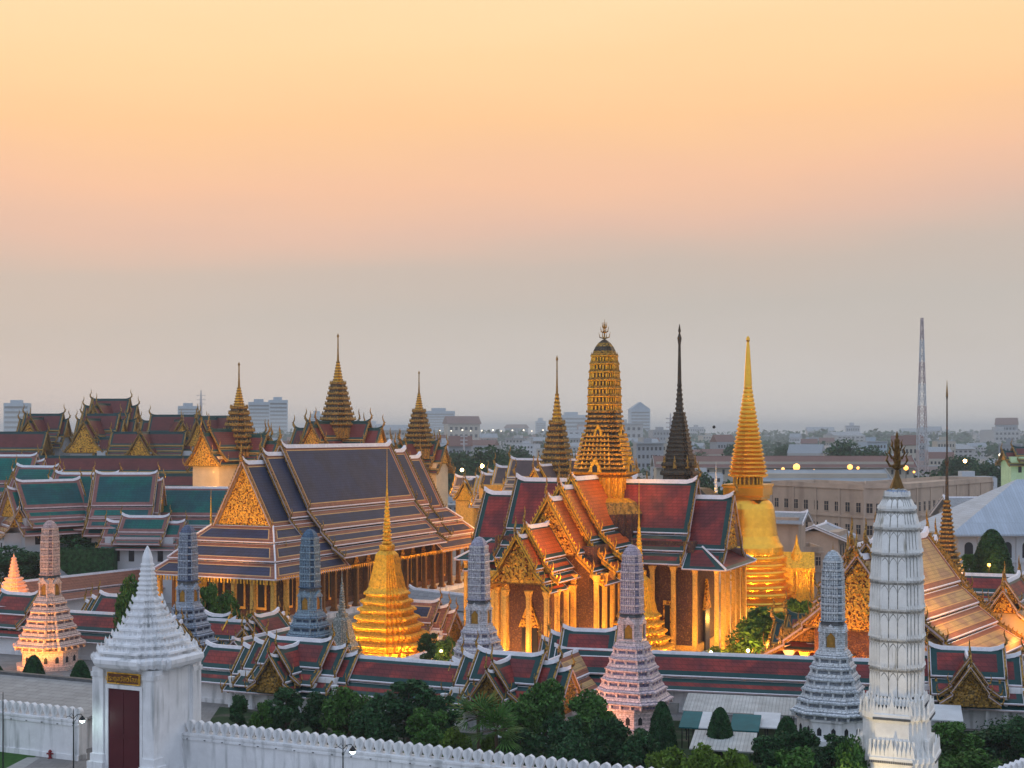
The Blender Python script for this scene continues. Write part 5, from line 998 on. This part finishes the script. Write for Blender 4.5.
for px, D, top, w_, kd, l in ((50, 262, 523, 66, 'tall', 'large dark garden tree behind the warmly floodlit prang'), (20, 250, 545, 54, 'tall', 'dark garden tree at the left edge below the small white pavilion'), (84, 262, 530, 60, 'tall', 'dark garden tree beside the clipped hedge'),
    (130, 190, 572, 26, 'leaf', 'green tree left of the white gate spire'), (207, 195, 583, 26, 'leaf', 'small tree right of the slate blue prang before the hall columns'), (225, 198, 590, 30, 'leaf', 'small green tree before the front hall columns'), (268, 196, 612, 46, 'leaf', 'low bush under the hall colonnade'),
    (768, 182, 604, 56, 'leaf', 'leafy tree lit gold at the foot of the great golden chedi'), (744, 183, 640, 36, 'bright', 'small lit shrub beside the last gilded column'), (718, 178, 646, 30, 'bright', 'small lit bush at the foot of the gilded columns'), (800, 200, 598, 30, 'leaf', 'tree right of the golden lit tree by the chedi'), (430, 180, 632, 24, 'dark', 'small dark potted tree right of the gilded chedi'), (446, 176, 636, 22, 'dark', 'second small dark tree right of the gilded chedi')):
    tree(px, D, top, w_, kd, l, grp='trees inside the temple grounds')
b = MB(); rnd = random.Random(21)
for i in range(330):
    f = rnd.random(); x = -30+57*f; y = 133.5-26*f+rnd.uniform(-1.5, 9+6*f); leaf_quads(b, (x, y, rnd.uniform(.4, 1.2)), rnd.uniform(.7, 1.5), 110, .15, rnd.choice(('leaf', 'leaf_dark', 'leaf_dark', 'leaf_bright')), rnd, (1.3, 1.3, .8), .4)
for i in range(130):
    x = rnd.uniform(27, 60); y = 112+(x-27)*.75+rnd.uniform(0, 16)
    if abs(x-30.8) < 5 and abs(y-112) < 6: continue
    leaf_quads(b, (x, y, rnd.uniform(.4, 1.4)), rnd.uniform(.8, 1.7), 110, .16, rnd.choice(('leaf', 'leaf_dark', 'leaf_dark')), rnd, (1.3, 1.3, .8), .4)
tag(b.build('undergrowth'), 'tangled low shrubs filling the strip behind the crenellated wall', 'undergrowth', kind='stuff')
t = thing('clipped_hedge', 'long clipped dark hedge below the teal pavilion at left', 'hedge', *at(84, 255), 0, R(-4)); b = MB(); rnd = random.Random(5); b.box(-6, 6, -1.4, 1.4, 0, zz(549, 255), 'leaf_dark')
for i in range(5000):
    x = rnd.uniform(-6, 6); z = rnd.uniform(2, zz(547, 255)); leaf_quads(b, (x, -1.45, z), .06, 1, .16, 'leaf_dark', rnd) if i % 2 else leaf_quads(b, (x, rnd.uniform(-1.5, 1.5), zz(548.5, 255)), .06, 1, .16, 'leaf_dark', rnd)
b.build('foliage', t)
def palm(px, D, top, label):
    X, Y = at(px, D); h = zz(top, D)-1.2; t = thing('fan_palm', label, 'palm', X, Y); b = MB(); b.tube([(0, 0, 0), (.1, 0, h*.5), (0, 0, h)], [.22, .17, .15], 'bark', 8); b.build('trunk', t)
    rnd = random.Random(int(px)); b = MB()
    for i in range(26):
        a = rnd.uniform(0, 6.28); e_ = rnd.uniform(-.5, 1.2); L = rnd.uniform(1.5, 2.3); d = Vector((math.cos(a)*math.cos(e_), math.sin(a)*math.cos(e_), math.sin(e_))); sd = d.cross(Vector((0, 0, 1))).normalized(); up = sd.cross(d); o = Vector((0, 0, h)); c = o+d*L*.55
        for j in range(11):
            q = (j-5)/5*1.25; dd = (d*math.cos(q)+sd*math.sin(q)+Vector((0, 0, -.25*abs(q)))).normalized(); w2 = up.cross(dd).normalized()*.07
            b.add([tuple(c-w2*.3), tuple(c+w2*.3), tuple(c+dd*L*.5+w2), tuple(c+dd*L*.85), tuple(c+dd*L*.5-w2)], [(0, 1, 2, 3, 4)], 'leaf')
        b.tube([tuple(o), tuple(c)], .03, 'bark', 3)
    b.build('crown', t)
palm(478, 121, 703, 'fan palm with spiky fronds above the wall at centre'); palm(496, 120, 716, 'smaller fan palm half hidden right of the first one')
# far woods and near hazy trees
def wood(px, D, top, w_, label, name='distant_tree', m='leaf_dark'):
    t = thing(name, label, 'trees', *at(px, D)); k = D/F; b = MB(); rnd = random.Random(int(px*7+D)); zt = zz(top, D); W = w_*k/2
    for i in range(26):
        x = rnd.uniform(-W*.8, W*.8); f = 1-(x/W)**2*.7; leaf_quads(b, (x, rnd.uniform(-W*.3, W*.3), zt*f*rnd.uniform(.35, .82)), zt*.24, 260, zt*.035, m, rnd, (1.2, 1.2, .8), .3)
    b.build('crown', t); b = MB(); b.tube([(0, 0, 0), (0, 0, zt*.6)], [.5, .25], 'bark', 6); b.build('trunk', t)
for a in ((845, 760, 438, 30, 'rounded dark hazy tree behind the long maroon roof'), (872, 720, 439, 44, 'big dark hazy tree left of the black flame finial'), (830, 900, 446, 30, 'lower hazy tree left of the big dark pair'), (488, 560, 440, 34, 'hazy tree clump behind the gold gabled hall'), (462, 640, 446, 30, 'hazy trees beside the throne hall side tower'), (520, 700, 444, 40, 'hazy trees left of the reddish spire'), (700, 760, 447, 30, 'hazy trees right of the dark needle spire'), (735, 900, 441, 24, 'hazy tree left of the golden ringed spire'), (785, 980, 443, 22, 'narrow hazy tree right of the golden ringed spire'),
          (960, 640, 452, 34, 'hazy blue tree right of the needle on the slender spire'), (990, 600, 456, 40, 'hazy tree cluster before the right skyline'), (1008, 380, 488, 30, 'dark tree at the right edge above the white arched building'), (930, 430, 470, 50, 'row of bare looking dark trees behind the government building'), (975, 470, 470, 46, 'hedge like trees behind the narrow windowed wing'), (690, 500, 462, 40, 'trees behind the dark spire base'), (735, 330, 478, 26, 'green tree below the small white stupa')): wood(*a)
b = MB(); rnd = random.Random(77)
for i in range(1300):
    D = 600*(10)**rnd.random(); px = rnd.uniform(-60, 1090); X, Y = at(px, D); s_ = rnd.uniform(4, 8)*(1 if D < 1500 else (1.8 if D < 3000 else 3.4)); leaf_quads(b, (X, Y, s_*.7), s_, 46, s_*.30, 'leaf_dark', rnd, (1.8, 1.2, .75), .3)
tag(b.build('distant_greenery'), 'mass of hazy trees spread among the far city', 'trees', kind='stuff')
# ================================================================== YARD BETWEEN WALL AND GALLERY
def shed(name, label, pxa, pxb, D, zt, dep, dz, m, legs=True, cat='roof'):
    (xa, ya), (xb, yb) = at(pxa, D), at(pxb, D); t = thing(name, label, cat, (xa+xb)/2, D, 0, R(-14)); L = (xb-xa)/math.cos(R(14))
    b = MB(); b.add([(-L/2, 0, zt-dz), (L/2, 0, zt-dz), (L/2, dep, zt), (-L/2, dep, zt), (-L/2, 0, zt-dz-.12), (L/2, 0, zt-dz-.12), (L/2, dep, zt-.12), (-L/2, dep, zt-.12)], [(0, 1, 2, 3), (7, 6, 5, 4), (0, 4, 5, 1), (1, 5, 6, 2), (2, 6, 7, 3), (3, 7, 4, 0)], m); b.build('roof_sheet', t)
    b = MB()
    for x in (-L/2+.3, 0, L/2-.3):
        for y, z in ((.2, zt-dz-.1), (dep-.2, zt-.15)): b.box(x-.05, x+.05, y-.05, y+.05, 0, z, 'iron')
    b.build('posts', t)
shed('shed_roof', 'long pale corrugated roof below the straight gallery', 684, 792, 144, 3.0, 5, .9, 'corrugated', cat='shed')
shed('awning', 'teal canvas awning left of the lone cone shrub', 679, 698, 137, 2.9, 4, .8, 'awning_teal', cat='awning'); shed('awning', 'white canvas awning between two teal ones', 698.3, 708, 136.8, 2.9, 4, .8, 'awning_white', cat='awning'); shed('awning', 'teal canvas awning right of the lone cone shrub', 730, 758, 135.5, 2.9, 4, .8, 'awning_teal', cat='awning')
shed('shed_roof', 'low olive grey sheet roof behind the bright green shrubs', 690, 752, 128, 2.6, 5, .7, 'corrugated', cat='shed'); shed('shed_roof', 'small white roof left of the pale grey prang', 752, 778, 137, 2.8, 4, .7, 'awning_white', cat='shed')
shed('shed_roof', 'white sheet roof seen through the trees at centre', 496, 520, 133, 2.7, 4, .7, 'awning_white', cat='shed'); shed('shed_roof', 'white tent like roof seen left of the pink prang', 545, 572, 131, 2.6, 4, .8, 'awning_white', cat='shed'); shed('shed_roof', 'white sheet roof behind the trees right of the tall prang', 925, 962, 140, 3.0, 4, .8, 'awning_white', cat='shed'); shed('shed_roof', 'pale roof below the dark gallery wall left of the pink prang', 400, 440, 139, 2.6, 4, .8, 'corrugated', cat='shed')
t = thing('long_grey_building', 'long low building with grey stone tiled roof behind the wall at far left', 'building', -55.1, 152.1, 0, YN)
b = MB(); b.box(-22, 18.5, -9.5, 1.8, 0, 2.8, 'white_plaster'); b.build('wall', t)
b = MB(); b.add([(-22, -10, 3.0), (19, -10, 3.0), (19, 0, 4.75), (-22, 0, 4.75), (-22, 2.2, 3.1), (19, 2.2, 3.1)], [(0, 1, 2, 3), (3, 2, 5, 4), (1, 5, 2), (0, 3, 4)], 'stone_slope'); b.box(-22, 19, -.3, .3, 4.7, 5.0, 'soot'); b.build('roof', t)
# ================================================================== LAMPS (the temple is floodlit)
WA = (1, .46, .085); WO = (1, .35, .05); WP = (1, .55, .30)
def L_(c, yaw, s, v): return (c[0]+math.cos(yaw)*s-math.sin(yaw)*v, c[1]+math.sin(yaw)*s+math.cos(yaw)*v)
def lt(p, z, P, col=WA, aim=None, r=.4, size=75):
    o = light(0, p[1], z, P, col, r, spot=aim, X=p[0])
    if aim: o.data.spot_size = R(size)
    return o
UB = (-46.7, 216.9); PC = (12.8, 193.7)
a = L_(UB, YU, 8, 0); lt(L_(UB, YU, -13, -3), 6, 20000, WA, (a[0], a[1], 21), size=60)
for s in (-1, 2): 
    for v in (-5, 5): lt(L_(UB, YU, 4.5, v), 2.6, 140, WA)
for s in (14, 26, 38, 50, 62): lt(L_(UB, YU, s, -8.8), 2.4, 60, WO)
# pantheon: north wing, east wing, portico
for s, v, P in ((-4, -25.5, 2200), (2, -25.5, 1700), (8, -25, 1200), (-12, -22, 2600), (-12.5, -14, 2600), (-12, -10, 1300)): lt(L_(PC, YU, s, v), 2.4, P*2.2, WA)
for s, v, P in ((-32.6, -3, 1500), (-32.6, 3, 1200), (-27, -5.5, 1300), (-23.5, -10, 2300), (-19, -11, 1700), (-31, 8, 900)): lt(L_(PC, YU, s, v), 2.4, P*1.9, WA)
a = L_(PC, YU, -18, 0); lt(L_(PC, YU, -30, -11), 9.8, 14000, WO, (a[0], a[1], 20), size=70)
lt(L_(PC, YU, -20, 12), 3, 2500, WO); lt(L_(PC, YU, -10, 20), 3, 1500, WO)
for s, v, P in ((-7.5, -7.5, 4600), (-7.5, 7.5, 2800), (7.5, -7.5, 3800)): lt(L_(PC, YU, s, v), 24.5, P, WA, (PC[0], PC[1], 38), size=80)
for s, v in ((-6, -4), (-6, 4), (-4, -6.3)): lt(L_(PC, YU, s, v), 26.5, 350, WA)
# great chedi
GC = at(748, 235)
for s, v, z, P, az in ((-17, -8, 4, 9000, 22), (-9, -20, 3, 12000, 22), (-22, 3, 12, 15000, 22), (6, -21, 3, 5000, 20), (-8, 18, 3, 6000, 20)): lt(L_(GC, YU, s, v), z, P, WA, (GC[0], GC[1], az), size=80)
for s, v in ((-8, -6), (-8, 6), (2, -10)): lt(L_(GC, YU, s, v), 17, 2600, WA, (GC[0], GC[1], 34), size=70)
# small gilded chedis
for (px, D), k in (((387, 190), 1), ((639, 176), 1)):
    c = at(px, D)
    for s, v, P in ((-9, -5, 3200), (-9, 5, 2800), (-3, -10, 1500)): lt(L_(c, YU, s, v), 1.8, P*k*1.25, WA, (c[0], c[1], 8), size=110)
    lt(L_(c, YU, -10, 0), 2, 8000*k, WA, (c[0], c[1], 19), size=40)
c = at(50, 185); lt((c[0]-4, c[1]-9), 1.2, 4600, WO, (c[0], c[1], 6), size=90); lt((c[0]+2, c[1]-9), 1.2, 3300, WA, (c[0], c[1], 9), size=90); lt((c[0]-8, c[1]-3), 1.2, 1500, WO, (c[0], c[1], 7), size=90)
c = at(14, 212); lt((c[0]-2, c[1]-9), 8, 7000, WO, (c[0], c[1], 8), size=100); lt((c[0]+7, c[1]-6), 6, 2500, WO, (c[0], c[1], 9), size=100)
c = at(632, 147); lt((c[0]-7, c[1]-6), 1.5, 2600, (1, .45, .25), (c[0], c[1], 6), size=100)
c = at(479, 158.5); lt((c[0]+4, c[1]+5), 6, 260, (1, .45, .25))
c = at(188, 179); lt((c[0]+8, c[1]+3), 3, 700, WO)
c = at(897, 112); lt((c[0]-6, c[1]-7), 2.0, 1500, (1, .72, .34), (c[0], c[1], 9), size=70); lt((c[0]+4, c[1]-8), 2.0, 1200, (1, .72, .34), (c[0], c[1], 9), size=70)
# chapel, arcade and shrine on the right
lt(at(985, 160), 15, 7500, WA, at(955, 176)+(8,), size=100); lt(at(930, 163), 5, 300, WA); lt(at(872, 163), 3, 1500, WO); lt(at(840, 166), 3, 1200, WO); lt(at(806, 168), 3, 1100, WO); lt(at(788, 168), 3, 900, WO); lt(at(778, 188), 2.2, 900, WA); lt(at(800, 205), 3, 2500, WA)
lt(at(1022, 178), 6, 500, WO); lt(at(948, 203), 9, 2600, WO, at(947, 214)+(17,), size=80)
# throne halls
lt(at(212, 277), 23.5, 7000, WA); lt(at(258, 280), 14, 2500, WA); lt(at(446, 334), 23, 2600, WA); lt(at(338, 308), 22, 5000, WO, at(338, 335)+(40,), size=80); lt(at(372, 310), 20, 4000, WA)
lt(at(540, 262), 11, 8000, WA); lt(at(572, 262), 14, 4500, WA); lt(at(505, 282), 12, 5000, WA); lt(at(475, 312), 12, 900, WA); lt(at(436, 332), 24, 1500, WA)
def lamp_thing(name, px, D, z, r, m, label, grp=None, pole=True, P=0, col=WA):
    X, Y = at(px, D); t = thing(name, label, 'lamp', X, Y, 0, 0, grp)
    if pole: b = MB(); b.stack([(.12+r*.1, 0, 'iron'), (.08, z-r*.9)], ngon(6), 'iron'); b.build('pole', t)
    b = MB(); b.stack([(.05, z-r), (r*.8, z-r*.6), (r, z), (r*.8, z+r*.6), (.05, z+r)] and [(.05, z-r, m), (r*.8, z-r*.6, m), (r, z, m), (r*.8, z+r*.6, m), (.05, z+r, m)], ngon(12), m); b.build('globe', t, True)
    if P: lt((X, Y-r-1.0), z, P, col)
for i, (px, py, r) in enumerate(((796.5, 467, 1.15), (783, 469, .55), (775, 471, .6), (769, 475, .5), (790, 472, .45), (850, 467, .9), (906, 468, .8), (914, 472, .4), (814, 470, .3), (858, 468, .5))):
    lamp_thing('yard_floodlight', px, 445, zz(py, 445), r, 'lamp_warm', ('brightest amber yard light' if i == 0 else ('amber yard light behind the black flame finial' if i in (6, 7) else ('amber light on the flat roof left of the flame finial' if i in (5, 9) else 'small amber yard light right of the great golden chedi')))+('' if i != 0 else ' right of the great golden chedi'), 'amber yard lights' if i in (1, 2, 3, 4, 8) else ('amber lights behind the finial' if i in (6, 7) else ('amber lights on flat roof' if i in (5, 9) else None)), P=0)
for i in range(11): lamp_thing('bridge_lamp', 440+i*10.2+(i % 3), 1900, zz(430.5+.5*math.sin(i*2.3), 1900), .8+.3*((i*7) % 3)/2, 'lamp_far', 'tiny pale lamp in the row along the far skyline bridge', 'lamps in a row on the far bridge')
lamp_thing('garden_lamp', 989, 222, zz(565, 222), .28, 'lamp_warm', 'amber lamp on a pole before the big clipped tree', P=900)
lamp_thing('court_lamp', 441, 175, 3.6, .16, 'lamp_amber', 'small court lamp right of the gilded chedi', P=250); lamp_thing('court_lamp', 711, 178, 3, .18, 'lamp_amber', 'small court lamp at the gilded columns'); lamp_thing('court_lamp', 748, 178, 3.2, .2, 'lamp_amber', 'small court lamp under the gold lit tree', P=500)
lamp_thing('street_light', 462, 420, zz(470, 420), .5, 'lamp_amber', 'amber street light right of the throne hall side tower', 'amber street lights beyond the throne halls'); lamp_thing('street_light', 482, 420, zz(466, 420), .6, 'lamp_amber', 'brighter amber street light left of the gold gabled hall'); lamp_thing('street_light', 965, 560, zz(461, 560), .7, 'lamp_amber', 'amber street light on the right between hazy trees')
lamp_thing('street_light', 1000, 700, zz(455, 700), .7, 'lamp_far', 'pale street light near the right skyline')
# ================================================================== HAZE
hz = MB(); hz.box(-8500, 8500, -120, 12500, -1, 91, 'white_plaster'); ho = hz.build('haze'); ho.data.materials.clear()
hm = bpy.data.materials.new('haze_air'); hm.use_nodes = True; n_ = hm.node_tree
for q in list(n_.nodes): n_.nodes.remove(q)
o_ = n_.nodes.new('ShaderNodeOutputMaterial'); v_ = n_.nodes.new('ShaderNodeVolumePrincipled'); v_.inputs['Color'].default_value = (.86, .95, 1, 1); v_.inputs['Density'].default_value = .00017; v_.inputs['Anisotropy'].default_value = 0
n_.links.new(v_.outputs[0], o_.inputs['Volume']); ho.data.materials.append(hm); tag(ho, 'thin bluish evening haze over the whole city', None, kind='stuff')
